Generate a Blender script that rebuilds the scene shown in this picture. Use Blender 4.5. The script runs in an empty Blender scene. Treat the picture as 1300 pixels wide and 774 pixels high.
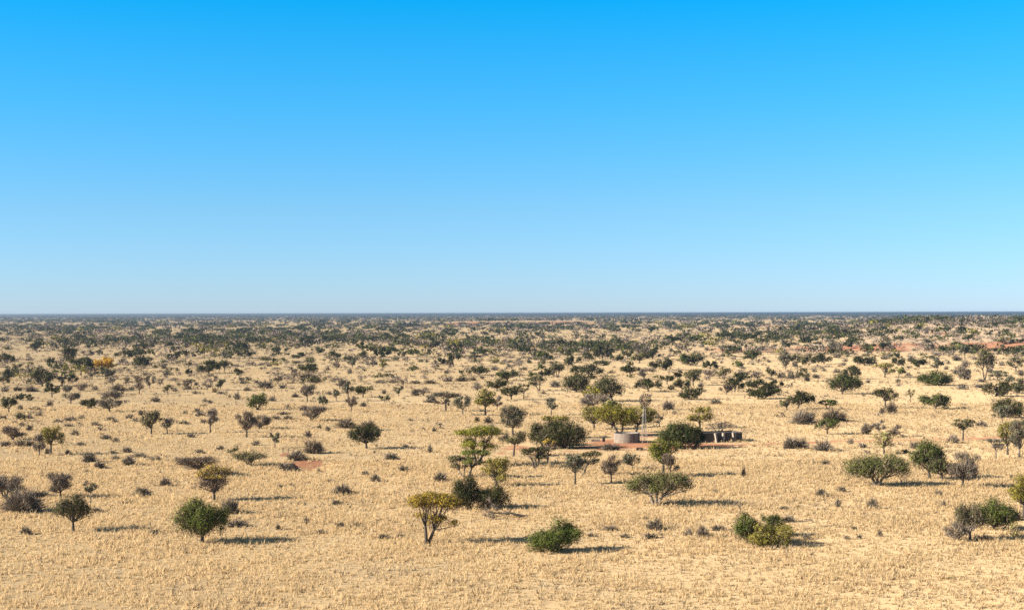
import bpy, math, numpy as np
from mathutils import Matrix, Vector

# ------------------------------------------------------------------ scene, camera
SC = bpy.context.scene
COL = SC.collection
FPX = 1800.0                      # focal length in photograph pixels (1300 wide)
CAMH = 27.0                       # the viewpoint is the top of a dune 27 m above the plain
PITCH = math.atan2(10.3, FPX)
ROLL = 0.0025
RNG = np.random.default_rng(7)

_r = np.array([1.0, 0, 0]); _f = np.array([0, math.cos(PITCH), math.sin(PITCH)]); _u = np.cross(_r, _f)
CR = _r * math.cos(ROLL) - _u * math.sin(ROLL)
CU = _u * math.cos(ROLL) + _r * math.sin(ROLL)
CF = _f
cam_data = bpy.data.cameras.new("camera")
cam_data.sensor_width = 36.0
cam_data.sensor_fit = 'HORIZONTAL'
cam_data.lens = FPX / 1300.0 * 36.0
cam_data.clip_start = 0.5
cam_data.clip_end = 90000.0
cam = bpy.data.objects.new("camera", cam_data)
COL.objects.link(cam)
cam.matrix_world = Matrix(((CR[0], CU[0], -CF[0], 0), (CR[1], CU[1], -CF[1], 0), (CR[2], CU[2], -CF[2], CAMH), (0, 0, 0, 1)))
SC.camera = cam

# ------------------------------------------------------------------ terrain
def smooth(a, b, x):
    t = np.clip((x - a) / (b - a), 0, 1)
    return t * t * (3 - 2 * t)

def wav(x, y):
    return (np.sin(x * .031 + y * .011 + 1.3) * np.sin(y * .023 - x * .007 + .4) * .22 + np.sin(x * .083 + 2.1) * np.sin(y * .061 + x * .02) * .09)

def ridge_line(x):
    return 965 + 14 * np.sin(x * .021 + .5) + 9 * np.sin(x * .067) + 4 * np.sin(x * .17)

def ridge_h(x):
    return smooth(95, 200, x) * 2.6 + smooth(190, 300, x) * 1.8 + smooth(290, 380, x) * 1.5 + .5 * np.sin(x * .05) * smooth(120, 200, x)

def height(x, y):
    x = np.asarray(x, float); y = np.asarray(y, float)
    d = np.hypot(x, y)
    h = wav(x, y) * smooth(100, 160, d)
    h = h + 24.8 * (1 - smooth(1, 46, d))                      # the dune the viewer stands on
    a = y - ridge_line(x)                                       # red dune ridge on the right
    up = smooth(0, 52, a) * (1 - .8 * smooth(60, 900, a))
    h = h + ridge_h(x) * up
    b = y - 3380 - 60 * np.sin(x * .006)                        # far red ridge, centre
    h = h + 6.0 * smooth(-280, -60, x) * (1 - smooth(120, 330, x)) * smooth(0, 120, b) * (1 - smooth(150, 1500, b))
    t = x / np.maximum(y, 1.0)                                  # the scrubby hillside behind the ridge, far right
    h = h + 12.5 * smooth(.19, .30, t) * smooth(30, 600, a) * (1 - smooth(800, 2600, a)) * (1 + .10 * np.sin(x * .021 + y * .013) + .06 * np.sin(y * .037))
    # the cutting in the red sand
    cx, cy = PIT
    px = x - cx; py = y - cy
    cut = smooth(-3.1, -2.6, px) * (1 - smooth(2.0, 5.5, px)) * smooth(-7.5, -4, py) * (1 - smooth(4.5, 6.5, py))
    h = h - 1.1 * cut
    h = h + .55 * np.exp(-((px + .5) / 4.0) ** 2 - ((py - 8.5) / 3.2) ** 2)
    return h

PIT = (0.0, -1000.0)
_T = 60.0 * 1.0015 ** np.arange(4400)

def ray(px, py):
    d = CF * 1.0 + CR * ((px - 650) / FPX) + CU * ((387 - py) / FPX)
    return d / d[1]                                             # per metre of y

def ground(px, py):
    """the point of the terrain seen at a pixel of the photograph"""
    d = ray(px, py)
    y = _T
    z = CAMH + d[2] * y
    g = height(d[0] * y, y)
    k = np.argmax(z < g)
    y0, y1 = _T[max(k - 1, 0)], _T[k]
    for _ in range(14):
        m = .5 * (y0 + y1)
        if CAMH + d[2] * m < height(d[0] * m, m): y1 = m
        else: y0 = m
    x, yy = d[0] * y1, y1
    return float(x), float(yy), float(height(x, yy))

PIT = ground(386, 592)[:2]

# ------------------------------------------------------------------ mesh builder
class MB:
    def __init__(self):
        self.v = []; self.loops = []; self.sizes = []; self.mats = []; self.n = 0
        self.sm = []
    def add(self, verts, faces, mat=0, smooth_=False):
        verts = np.asarray(verts, np.float32).reshape(-1, 3)
        faces = np.asarray(faces, np.int64)
        self.v.append(verts); self.loops.append((faces + self.n).ravel())
        self.sizes.append(np.full(len(faces), faces.shape[1])); self.mats.append(np.full(len(faces), mat))
        self.sm.append(np.full(len(faces), smooth_))
        self.n += len(verts)
    def mesh(self, name, mats):
        me = bpy.data.meshes.new(name)
        v = np.concatenate(self.v); l = np.concatenate(self.loops).astype(np.int32)
        sz = np.concatenate(self.sizes).astype(np.int32)
        me.vertices.add(len(v)); me.vertices.foreach_set("co", v.ravel())
        me.loops.add(len(l)); me.loops.foreach_set("vertex_index", l)
        me.polygons.add(len(sz)); me.polygons.foreach_set("loop_start", np.concatenate(([0], np.cumsum(sz)[:-1])).astype(np.int32))
        for m in mats: me.materials.append(m)
        me.polygons.foreach_set("material_index", np.concatenate(self.mats).astype(np.int32))
        me.polygons.foreach_set("use_smooth", np.concatenate(self.sm).astype(bool))
        me.update(calc_edges=True)
        me.validate()
        return me
    def build(self, name, mats, parent=None, loc=None):
        o = bpy.data.objects.new(name, self.mesh(name, mats))
        COL.objects.link(o)
        if parent is not None: o.parent = parent
        if loc is not None: o.location = loc
        return o
    # shapes
    def box(self, c, s, mat=0, rot=None, taper=None):
        c = np.array(c, float); s = np.array(s, float) / 2
        v = np.array([[x, y, z] for z in (-1, 1) for y in (-1, 1) for x in (-1, 1)], float) * s
        if taper is not None: v[4:, 0] *= taper[0]; v[4:, 1] *= taper[1]
        if rot is not None: v = v @ np.array(rot).T
        f = [[0, 2, 3, 1], [4, 5, 7, 6], [0, 1, 5, 4], [2, 6, 7, 3], [0, 4, 6, 2], [1, 3, 7, 5]]
        self.add(v + c, f, mat)
    def tube(self, pts, radii, sides=6, mat=0, smooth_=True, cap=True):
        pts = np.asarray(pts, float); radii = np.asarray(radii, float)
        t = np.gradient(pts, axis=0); t /= np.linalg.norm(t, axis=1)[:, None] + 1e-9
        ref = np.where(np.abs(t[:, 2:3]) > .9, np.array([[1.0, 0, 0]]), np.array([[0, 0, 1.0]]))
        a = np.cross(t, ref); a /= np.linalg.norm(a, axis=1)[:, None] + 1e-9
        b = np.cross(t, a)
        th = np.linspace(0, 2 * np.pi, sides, endpoint=False)
        v = pts[:, None, :] + radii[:, None, None] * (np.cos(th)[None, :, None] * a[:, None, :] + np.sin(th)[None, :, None] * b[:, None, :])
        n = len(pts); i = np.arange(n - 1)[:, None] * sides; j = np.arange(sides)[None, :]; k = (j + 1) % sides
        f = np.stack([i + j, i + k, i + sides + k, i + sides + j], -1).reshape(-1, 4)
        self.add(v.reshape(-1, 3), f, mat, smooth_)
        if cap:
            self.add(v[-1], np.arange(sides)[None, :], mat)
            self.add(v[0], np.arange(sides)[None, ::-1], mat)

def unit(v):
    return v / (np.linalg.norm(v, axis=-1, keepdims=True) + 1e-9)

def leaf_quads(mb, p, nrm, size, rng, mat=0, aspect=.62):
    """small leaf sprays: one rhombic face each, at p, facing nrm"""
    n = len(p)
    r = rng.normal(size=(n, 3)); a = unit(np.cross(nrm, r)); b = unit(np.cross(nrm, a))
    s = size * rng.uniform(.65, 1.35, n)
    a = a * s[:, None] * .5; b = b * (s * aspect)[:, None] * .5
    v = np.stack([p - a, p - b, p + a, p + b], 1)
    mb.add(v.reshape(-1, 3), np.arange(4 * n).reshape(n, 4), mat)

def twigs(mb, p0, p1, width, rng, mat=0):
    n = len(p0)
    d = p1 - p0
    w = unit(np.cross(d, rng.normal(size=(n, 3)))) * (np.asarray(width) * .5).reshape(-1, 1)
    v = np.stack([p0 - w, p0 + w, p1], 1)
    mb.add(v.reshape(-1, 3), np.arange(3 * n).reshape(n, 3), mat)

# ------------------------------------------------------------------ materials
def new_mat(name):
    m = bpy.data.materials.new(name); m.use_nodes = True
    nt = m.node_tree; nt.nodes.clear()
    return m, nt, nt.nodes, nt.links

def foliage(name, col, col2, translucent=.14, var=.32, rough=.8):
    """leaf or twig colour: drifts between two colours from leaf to leaf and from plant to plant"""
    m, nt, N, L = new_mat(name)
    out = N.new("ShaderNodeOutputMaterial")
    geo = N.new("ShaderNodeNewGeometry"); oi = N.new("ShaderNodeObjectInfo")
    tc = N.new("ShaderNodeTexCoord")
    no = N.new("ShaderNodeTexNoise"); no.inputs["Scale"].default_value = 1.3; no.inputs["Detail"].default_value = 3
    L.new(tc.outputs["Object"], no.inputs["Vector"])
    mx = N.new("ShaderNodeMath"); mx.operation = 'MULTIPLY_ADD'; mx.inputs[1].default_value = .45; L.new(geo.outputs["Random Per Island"], mx.inputs[0])
    ms = N.new("ShaderNodeMath"); ms.operation = 'MULTIPLY_ADD'; ms.inputs[1].default_value = .9; ms.inputs[2].default_value = -.2; L.new(no.outputs["Fac"], ms.inputs[0])
    L.new(ms.outputs[0], mx.inputs[2])
    mo = N.new("ShaderNodeMath"); mo.operation = 'MULTIPLY_ADD'; mo.inputs[1].default_value = .4; mo.use_clamp = True
    L.new(oi.outputs["Random"], mo.inputs[0])
    sub = N.new("ShaderNodeMath"); sub.operation = 'SUBTRACT'; sub.inputs[1].default_value = .2; L.new(mx.outputs[0], sub.inputs[0]); L.new(sub.outputs[0], mo.inputs[2])
    mix = N.new("ShaderNodeMix"); mix.data_type = 'RGBA'
    mix.inputs["A"].default_value = (*col, 1); mix.inputs["B"].default_value = (*col2, 1)
    L.new(mo.outputs[0], mix.inputs["Factor"])
    hsv = N.new("ShaderNodeHueSaturation")
    vv = N.new("ShaderNodeMapRange"); vv.inputs["To Min"].default_value = 1 - var; vv.inputs["To Max"].default_value = 1 + var
    L.new(geo.outputs["Random Per Island"], vv.inputs["Value"]); L.new(vv.outputs[0], hsv.inputs["Value"])
    L.new(mix.outputs["Result"], hsv.inputs["Color"])
    d = N.new("ShaderNodeBsdfDiffuse"); L.new(hsv.outputs[0], d.inputs["Color"])
    if translucent > 0:
        t = N.new("ShaderNodeBsdfTranslucent"); L.new(hsv.outputs[0], t.inputs["Color"])
        ms2 = N.new("ShaderNodeMixShader"); ms2.inputs[0].default_value = translucent
        L.new(d.outputs[0], ms2.inputs[1]); L.new(t.outputs[0], ms2.inputs[2]); L.new(ms2.outputs[0], out.inputs["Surface"])
    else:
        L.new(d.outputs[0], out.inputs["Surface"])
    return m

def plain(name, col, col2=None, scale=4.0, rough=.75, metal=0.0, stretch=(1, 1, 1), detail=5, bump=0.0):
    m, nt, N, L = new_mat(name)
    out = N.new("ShaderNodeOutputMaterial"); p = N.new("ShaderNodeBsdfPrincipled")
    p.inputs["Roughness"].default_value = rough; p.inputs["Metallic"].default_value = metal
    p.inputs["Specular IOR Level"].default_value = .3
    tc = N.new("ShaderNodeTexCoord"); mp = N.new("ShaderNodeMapping"); mp.inputs["Scale"].default_value = stretch
    L.new(tc.outputs["Object"], mp.inputs["Vector"])
    no = N.new("ShaderNodeTexNoise"); no.inputs["Scale"].default_value = scale; no.inputs["Detail"].default_value = detail; no.inputs["Roughness"].default_value = .65
    L.new(mp.outputs[0], no.inputs["Vector"])
    rp = N.new("ShaderNodeValToRGB"); rp.color_ramp.elements[0].position = .3; rp.color_ramp.elements[1].position = .72
    rp.color_ramp.elements[0].color = (*col, 1); rp.color_ramp.elements[1].color = (*(col2 or col), 1)
    L.new(no.outputs["Fac"], rp.inputs[0]); L.new(rp.outputs[0], p.inputs["Base Color"])
    if bump:
        b = N.new("ShaderNodeBump"); b.inputs["Strength"].default_value = bump; L.new(no.outputs["Fac"], b.inputs["Height"]); L.new(b.outputs[0], p.inputs["Normal"])
    L.new(p.outputs[0], out.inputs["Surface"])
    return m

LEAF = {
    'dark':   foliage("dark_green_leaves", (.024, .029, .012), (.062, .060, .021)),
    'dgreen': foliage("deep_green_leaves", (.037, .048, .015), (.080, .088, .026)),
    'lush':   foliage("lush_green_leaves", (.050, .070, .016), (.112, .128, .028)),
    'green2': foliage("fresh_green_leaves", (.048, .066, .017), (.102, .116, .028)),
    'olive':  foliage("dark_olive_leaves", (.038, .041, .018), (.078, .078, .033)),
    'dolive': foliage("olive_green_leaves", (.054, .062, .020), (.108, .112, .036)),
    'olive2': foliage("dull_olive_leaves", (.080, .078, .034), (.135, .120, .052)),
    'yolive': foliage("yellow_olive_leaves", (.120, .115, .028), (.230, .185, .045)),
    'ylime':  foliage("yellow_green_leaves", (.105, .104, .020), (.255, .205, .034)),
    'lime':   foliage("lime_green_leaves", (.080, .094, .017), (.190, .178, .029)),
    'lime2':  foliage("soft_green_leaves", (.075, .095, .024), (.160, .165, .040)),
    'pale':   foliage("pale_yellow_leaves", (.170, .160, .060), (.280, .240, .100)),
    'straw':  foliage("straw_leaves", (.200, .180, .080), (.300, .250, .120)),
    'golden': foliage("golden_leaves", (.205, .145, .026), (.390, .268, .042)),
    'gold':   foliage("orange_gold_leaves", (.340, .190, .020), (.520, .300, .035)),
    'gg':     foliage("grey_green_leaves", (.075, .078, .045), (.125, .122, .075)),
}
TWIG = {
    'grey':  foliage("grey_twigs", (.120, .095, .074), (.230, .184, .142), 0, .35),
    'brown': foliage("brown_twigs", (.105, .078, .057), (.195, .147, .106), 0, .35),
    'dark':  foliage("dark_twigs", (.045, .037, .030), (.085, .070, .055), 0, .35),
}
BARK = plain("dark_bark", (.040, .032, .025), (.095, .075, .058), 6, .95, stretch=(1, 1, .25))
BARKP = plain("pale_bark", (.080, .064, .050), (.230, .185, .140), 5, .95, stretch=(1, 1, .25))
DEADW = plain("dead_wood", (.055, .043, .035), (.190, .160, .130), 4, .95, stretch=(1, 1, .3))
GALV = plain("galvanised_steel", (.26, .25, .235), (.40, .38, .35), 2.5, .5, .3)
GALVD = plain("weathered_steel", (.050, .048, .046), (.11, .10, .09), 2.5, .6, .2)
RUST = plain("rusty_steel", (.16, .075, .04), (.28, .16, .09), 3, .85)
CONC = plain("weathered_cement", (.125, .100, .080), (.26, .215, .172), 1.1, .9, stretch=(1, 1, .35))
WOODD = plain("dark_weathered_wood", (.040, .034, .030), (.110, .092, .078), 3, .9, stretch=(2, 2, .25))
WOODP = plain("pale_weathered_wood", (.20, .168, .132), (.32, .27, .215), 3, .9, stretch=(2, 2, .3))
WHITE = plain("white_paint", (.72, .70, .66), (.82, .80, .76), 3, .6)
DARKST = plain('dark_blade_steel', (.012, .012, .012), (.03, .028, .026), 3, .7)
BLACKR = plain("black_rubber", (.018, .018, .018), (.04, .038, .036), 4, .8)
WATER = plain("still_water", (.02, .03, .03), (.03, .04, .04), 2, .05)
TREE_DATA = """
# x(crown centre) ybase w h kind opts ; short ; label
92 674 44 46 G tf=.38,dens=.8,n2=1,mat=olive,bx=93 ; the twin-trunked dark tree ; dark olive round-crowned tree on two thin trunks, standing before the big grey shrub
77 632 27 33 N bx=77 ; ; grey-brown sparse tree just behind the twin-trunked dark olive tree
115 640 17 29 S tf=.55,dens=.5 ; ; small spindly tree with a tiny flat crown beside the twin-trunked dark tree
6 631 42 27 N n2=3,tf=.3 ; the V-branched bare tree ; bare tree of spreading V-shaped limbs cut by the photo's lower left edge
257 689 63 54 B tf=.24,dens=1.5,mat=lush ; the big bright green tree ; big lush green round-crowned tree on a short dark trunk, alone in front
250 604 47 25 N tf=.4,flat=1,bx=256 ; ; grey-brown flat-topped leafless tree rising behind the yellow-crested one
271 635 40 44 M tf=.32,bx=272 ; the yellow-crested tree ; grey twiggy tree crested with a band of yellow leaves
316 591 42 19 O tf=.3,n2=3,flat=1,dens=.6 ; the sprawling olive tree ; low sprawling olive tree of several flat clumps on crooked limbs
295 577 14 9 O tf=.3,n2=2 ; ; tiny olive tree touching the back of the low sprawling olive tree
552 690 60 65 Y tf=.38,n2=2,bx=542,flat=1,dens=1.5 ; the golden front tree ; large golden-yellow thorn tree on two dark leaning trunks, nearest of the yellow trees
592 646 36 41 G tf=.1,dens=1.5,mat=dark ; ; taller rounded half of the dark green thicket behind the golden front tree
624 645 44 30 G tf=.1,dens=1.4,mat=dark ; ; lower twiggy half of the dark green thicket, beside the fallen dead tree
630 617 33 36 L tf=.2,dens=1.1,mat=yolive ; the yellow-green upright tree ; yellow-green upright bushy tree just above the dark green thicket
608 591 53 50 L tf=.45,n2=2,flat=1,dens=1.3,mat=lime,bx=607 ; the bright flat-topped tree ; bright lime-green flat-topped tree, tallest of the slanting cluster of thorn trees
604 607 35 37 L tf=.5,flat=1,mat=lime2,bx=595 ; ; green umbrella tree with a long leaning trunk, in front of the lime-green flat-topped one
584 606 29 29 O tf=.4,flat=1,n2=2,bx=588 ; ; olive flat-topped tree with forked stem, leftmost of the slanting cluster of thorn trees
655 579 27 32 O tf=.5,dens=.8,bx=652 ; ; dull olive tree standing against the edge of the big dark evergreen
715 569 56 34 G tf=.06,dens=1.9,mat=dark ; the big dark evergreen ; huge dark evergreen mound, darkest crown left of the water tank
688 566 32 30 G tf=.15,dens=1.5,mat=dark ; ; dark green tree merging with the shoulder of the huge dark evergreen mound
705 556 33 29 O tf=.5,flat=1,mat=yolive ; ; yellowish flat crown showing above the huge dark evergreen mound
716 569 17 18 N tf=.3 ; ; pale grey bare bush-tree against the front of the huge dark evergreen
697 588 20 31 M tf=.55,flat=1,bx=695 ; ; small tree with yellow-brown top on a leaning trunk before the huge dark evergreen
680 594 36 27 O tf=.45,flat=1,n2=3,mat=olive ; ; wide umbrella tree on several splayed stems before the huge dark evergreen
651 553 30 38 S tf=.3,dens=1.0 ; the feathery grey-green tree ; tall feathery grey-green tree standing alone behind the lime-green flat-topped tree
616 527 26 33 L tf=.4,dens=1.1,mat=yolive ; the upright yellow-olive tree ; upright yellow-olive tree on a straight trunk before a row of dark round trees
631 520 13 18 N ; ; spindly bare tree touching the side of the upright yellow-olive tree
649 507 25 17 G tf=.3 ; ; dark umbrella tree on a short trunk beside the upright yellow-olive tree
631 496 27 15 G tf=.25 ; ; broad dark dome tree directly behind the upright yellow-olive tree
606 497 13 12 N ; ;
566 522 31 25 N tf=.45,flat=1,leaf=.4 ; the wide grey-brown tree ; wide grey-brown umbrella tree with a thin trunk and a dark bush at its side
587 527 22 24 S tf=.4,bx=587 ; ; grey-green fan-shaped tree next to the wide grey-brown umbrella tree
665 507 14 20 O tf=.5,dens=.7,flat=1 ; ; thin-trunked small tree with ragged olive top, beside the dark umbrella tree
680 496 24 20 O tf=.35,flat=1,n2=2,bx=685 ; the leaning olive tree ; ragged olive tree leaning over on a pale crooked trunk
700 527 16 23 S tf=.35,dens=.6 ; the two-tiered thin tree ; thin pale tree in two tiers, alone on open grass left of the windmill
782 553 52 39 L tf=.38,n2=2,dens=1.35,mat=ylime,bx=788 ; the big tree behind the tank ; big yellow-green spreading tree with forked trunk right behind the water tank
814 549 38 33 L tf=.35,dens=1.2,mat=yolive,bx=807 ; ; dark yellow-green tree behind the windmill tower
754 545 30 30 L tf=.35,dens=.9,mat=yolive ; ; yellow-brown tree leaning out left of the big tree behind the tank
777 543 24 35 L tf=.5,mat=lime2 ; ; green crown peeping out over the big tree behind the tank
863 569 52 33 G tf=.06,dens=1.7,mat=dgreen ; the round green tree by the pen ; dense rounded green tree-bush hiding one end of the stock pen
884 566 22 22 G tf=.08,dens=1.4,mat=dark ; ; dark green shrubby tree leaning against the stock pen's hidden end
843 604 38 46 L tf=.42,dens=1.0,mat=lime,bx=842 ; the lime tree below the pen ; lime-topped slender tree standing in front of the round green tree by the pen
851 606 20 30 N tf=.35 ; ; grey-brown bare tree crowding the lime-topped slender tree
888 544 35 28 L tf=.35,dens=.75,mat=yolive ; ; airy yellow-olive tree standing behind the stock pen's hidden end
837 541 11 16 N ; ; wispy bare grey tree between the windmill and the airy yellow-olive tree
771 509 38 31 G tf=.2,dens=1.2,mat=olive,bx=778 ; the tall olive clump ; tall dark olive tree, highest crown of the clump behind the tank
752 514 24 24 L tf=.3,mat=ylime ; ; bright yellow-green crown at the left of the tall dark olive clump
755 519 36 20 N tf=.3,leaf=.2,bx=743 ; ; brownish-grey bare crown hanging in front of the tall dark olive clump
732 498 34 24 G tf=.08,dens=1.2,mat=olive ; the wide olive mound ; wide dark olive mound of a tree left of the tall olive clump
823 497 33 16 G tf=.3 ; the tree above the wheel ; dark spreading dome tree directly above the windmill wheel
877 507 30 16 G tf=.12,n2=2 ; the double dome tree ; dark double-domed tree, lowest of the pair of groves right of the windmill wheel
866 495 22 14 G ; ;
852 495 9 6 G tf=.05 ; ;
880 489 20 21 O dens=1.1 ; ;
863 482 17 12 G tf=.3 ; ;
847 488 17 12 G tf=.4 ; ;
818 482 15 16 N ; ;
800 475 25 15 G ; ;
830 469 14 12 G ; ;
845 470 19 16 G ; ;
812 461 23 14 O dens=1.2 ; ;
828 456 20 13 G ; ;
815 450 22 14 N tf=.1 ; ;
797 454 14 9 G ; ;
783 458 17 8 G tf=.05 ; ;
877 464 30 16 B tf=.08,mat=dgreen ; the wide green dome tree ; wide mid-green dome tree alone on open ground upper right of the windmill
902 468 20 10 G tf=.05 ; ; low dark green double hump just right of the wide mid-green dome
901 480 18 12 N ; ;
919 482 19 16 O dens=.7 ; ;
922 501 17 14 N ; ;
933 497 25 19 G tf=.2 ; ;
955 458 22 14 B mat=dgreen ; the two-toned dome tree ; green dome tree, sunlit on one side, alone above a row of shrubs
937 466 14 8 B tf=.05 ; ;
961 492 28 11 G tf=.05 ; ;
985 491 19 9 G tf=.05 ; ;
970 506 40 17 G tf=.1,n2=2,dens=1.5 ; the long dark hedge tree ; long dark tree of two joined humps casting a black shadow
943 482 22 10 G ; ;
962 482 18 11 N ; ;
979 480 13 12 O ; ;
1019 519 29 23 G tf=.3,bx=1012,dens=1.4 ; the lopsided dark tree ; lopsided dark green tree with its crown pushed to one side
999 521 18 18 O dens=.8,bx=999 ; ; thin dark tree joined to the lopsided dark green tree
997 469 16 25 S tf=.2,dens=1.1 ; ;
1011 465 14 16 O ; ;
1027 464 20 14 G ; ;
1046 462 21 14 G ; ;
1021 484 15 17 O dens=.8 ; ;
917 448 10 11 N tf=.2,leaf=.5 ; ;
924 448 9 11 N tf=.2,leaf=.5 ; ;
931 447 11 11 N tf=.2,leaf=.5 ; ;
942 448 12 13 N tf=.2,leaf=.5 ; ;
965 447 15 9 S tf=.1 ; ;
997 443 11 12 S ; ;
985 433 17 11 G ; ;
1022 436 13 9 G ; ;
928 431 16 8 G ; ;
962 437 11 8 O ; ;
1073 500 41 26 G tf=.18,dens=1.3,mat=dgreen,bx=1069 ; the low spreading tree ; low spreading green tree with a limb lying along the ground
1081 481 22 17 G mat=olive ; ; dull dark tree rising behind the low spreading tree with the ground limb
1098 464 29 12 G tf=.1 ; ;
1123 479 24 19 O flat=1,dens=.6,mat=yolive ; the see-through tree ; see-through tree of thin rusty olive tiers on two trunks
1141 478 19 12 O dens=1.2,mat=lime2 ; ; small soft green tree next to the see-through rusty olive tree
1140 454 10 6 G tf=.05 ; ;
1141 464 17 10 G tf=.05 ; ;
1103 451 18 15 O tf=.45,flat=1,dens=1.2,bx=1100 ; ; small umbrella tree with a bare slanting trunk below the red sand ridge
1126 445 20 12 G ; ;
1077 453 14 11 O ; ;
1060 449 17 15 N leaf=.6 ; ;
1077 440 14 9 G ; ;
1167 467 19 12 G ; ;
1124 518 30 26 G tf=.4,dens=.8 ; the tufted green tree ; green tree of separate leaf tufts above two pale bare shrubs
1156 510 10 17 L tf=.4,dens=.5,mat=straw ; ; pale straw-coloured sapling alone on the grass beside the tufted green tree
1188 489 43 18 B tf=.02,dens=1.6,mat=dgreen ; the long green mound ; long green mound of foliage touching the grass, wider than any near it
1224 482 17 24 N tf=.05,leaf=.3 ; ; tall brown-grey shrubby tree narrowing downward, beside the long green mound
1251 482 25 38 O tf=.45,n2=2,dens=.9,bx=1250 ; the long-legged tree ; tall long-legged tree with leaning twin trunks below the red ridge
1289 472 21 19 O tf=.35,bx=1290 ; ;
1267 483 23 13 S flat=1,tf=.4,dens=1.2 ; ;
1279 486 18 9 S tf=.1 ; ;
1264 503 34 19 G tf=.12,dens=1.3 ; the black-trunked dark tree ; dark dense tree with a black trunk near the photo's right edge, halfway up the plain
1292 499 32 18 G tf=.1,mat=olive ; ;
1190 471 16 16 S dens=1.2 ; ;
1225 455 15 18 S tf=.4,dens=1.2 ; ;
1192 454 15 9 N ; ;
1179 446 14 17 G mat=olive ; ;
1267 450 15 14 O ; ;
1277 436 26 9 O tf=.05 ; ;
1230 432 14 7 G ; ;
1214 439 16 6 B tf=.05 ; ;
1296 445 9 7 G ; ;
1296 435 10 6 G ; ;
1188 519 37 19 B tf=.2,dens=1.5,mat=dgreen ; the smooth green dome tree ; smooth low green dome tree alone with a long thin shadow on open grass
1280 530 38 25 G tf=.08,dens=1.3 ; the right-edge thicket ; dark green thicket tree near the photo's right edge behind a thin grey tree
1272 536 20 22 S tf=.3,dens=.9 ; ; thin grey-green tree standing in front of the dark thicket by the right edge
1224 559 25 27 O tf=.55,flat=1,dens=1.2,bx=1222 ; the neat umbrella tree ; neat olive umbrella tree on a slim straight trunk beside a red sand track
1264 582 21 26 N tf=.5,flat=1,leaf=.2 ; ; brown leafless umbrella tree in front of the tall yellow-olive tree by the right edge
1279 577 24 41 L tf=.35,mat=yolive ; the tall yellow-olive tree ; tall yellow-olive tree standing behind the brown leafless umbrella by the right edge
1294 582 24 49 S tf=.35,dens=1.1 ; ; tall grey tree with a leaning dark trunk at the right edge
1103 551 13 14 N ; ;
1116 549 15 16 N ; ;
1134 554 20 15 N tf=.1 ; ;
1122 576 25 28 L tf=.3,dens=.65,mat=pale ; ; pale yellow-green tree on thin stems behind the broadest olive tree
1114 616 77 39 G tf=.28,dens=1.35,n2=3,mat=dolive ; the broadest olive tree ; broadest tree on the plain, olive-green and spreading, with a short forked trunk
1178 607 43 48 B tf=.3,dens=1.2,mat=green2,bx=1180 ; the tall grove tree ; tallest green tree of the four-tree grove, standing at its left end
1194 609 31 26 G tf=.3,mat=olive,bx=1196 ; ; shorter dark olive tree in the middle of the four-tree grove
1224 618 35 43 N tf=.3,leaf=.35,bx=1222 ; the grey tree of the grove ; big grey-brown tree at the right end of the four-tree grove
1208 607 18 20 G tf=.25,mat=olive ; ; dark small tree tucked in the middle of the grove behind the grey-brown one
1300 657 36 54 L tf=.4,mat=ylime ; the yellow-green edge tree ; yellow-green tree cut off by the right edge of the photo, with a grey lower crown
1264 672 48 38 B tf=.14,dens=1.6,mat=green2,bx=1261 ; the bright bush-tree ; bright fresh green bush-tree by the right edge, in front of a dark shadow
1231 684 38 45 O tf=.3,dens=.75,mat=olive ; the stag-headed tree ; olive tree with dead forked branches sticking out of its top
1217 686 36 22 N tf=.2,leaf=.2 ; ; low brown thorny tree at the foot of the stag-headed olive tree
1288 688 11 25 L tf=.2,dens=.5,mat=pale ; ; slim yellow-green sapling in front of the bright fresh green bush-tree
948 689 33 37 B tf=.12,dens=1.3,mat=green2 ; the green bottom clump ; green tree at the left of the clump above the plain's dead brush line
980 680 31 27 B tf=.05,dens=1.3,mat=dgreen ; ; dark green tree at the back of the clump beside the dead brush line
978 692 54 26 L tf=.03,dens=1.4,mat=yolive ; ; yellowish low bush-tree at the front of the clump beside the dead brush line
837 641 79 42 G tf=.36,dens=1.15,n2=3,mat=dolive,bx=832 ; the great umbrella tree ; great olive umbrella tree with pale sunlit forked trunk, alone in the front grass
730 614 24 38 S tf=.45,dens=.9 ; the slim twin tree ; slim grey-green tree on a straight dark trunk, left one of a leaning pair
750 603 25 31 O tf=.45,flat=1,bx=740,dens=1 ; ; olive flat-topped tree leaning away from the slim grey-green tree
776 614 22 36 N tf=.4 ; the bare pale-stemmed tree ; bare brownish tree on a pale thin stem in front of the tank
801 596 21 21 S tf=.35,dens=.9,bx=803 ; ; small round grey-olive tree between the bare pale-stemmed tree and the windmill's foot
704 700 62 38 B tf=.05,dens=1.6,mat=lush,n2=2 ; the bright double bush ; bright green bush-tree of two lobes near the lower edge, front centre
1051 519 23 12 O flat=1,tf=.4,dens=1.3,mat=green2,n2=2 ; ; flat little green umbrella tree with a strong shadow, behind grey shrubs
1050 551 28 20 B tf=.4,dens=1.4,mat=dgreen ; the compact umbrella tree ; compact green umbrella tree in front of a bank of grey shrubs
398 534 32 20 N tf=.25,n2=3,flat=1,bx=395 ; the spreading brown tree ; spreading brown leafless tree with pale curved limbs on open grass
410 517 13 15 S dens=1 ; ;
427 509 9 15 S ; ;
442 509 15 25 S tf=.45 ; the thin two-storey tree ; tall thin grey tree left of a dense dark umbrella tree
446 523 15 20 N tf=.4 ; ;
461 504 22 14 G tf=.3 ; the dense dark umbrella tree ; dense dark umbrella tree on a pale forked foot, alone on open grass
506 503 12 13 S ; ;
512 490 10 10 N ; ;
488 511 15 10 O ; ;
538 502 15 11 N tf=.2 ; ;
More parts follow.
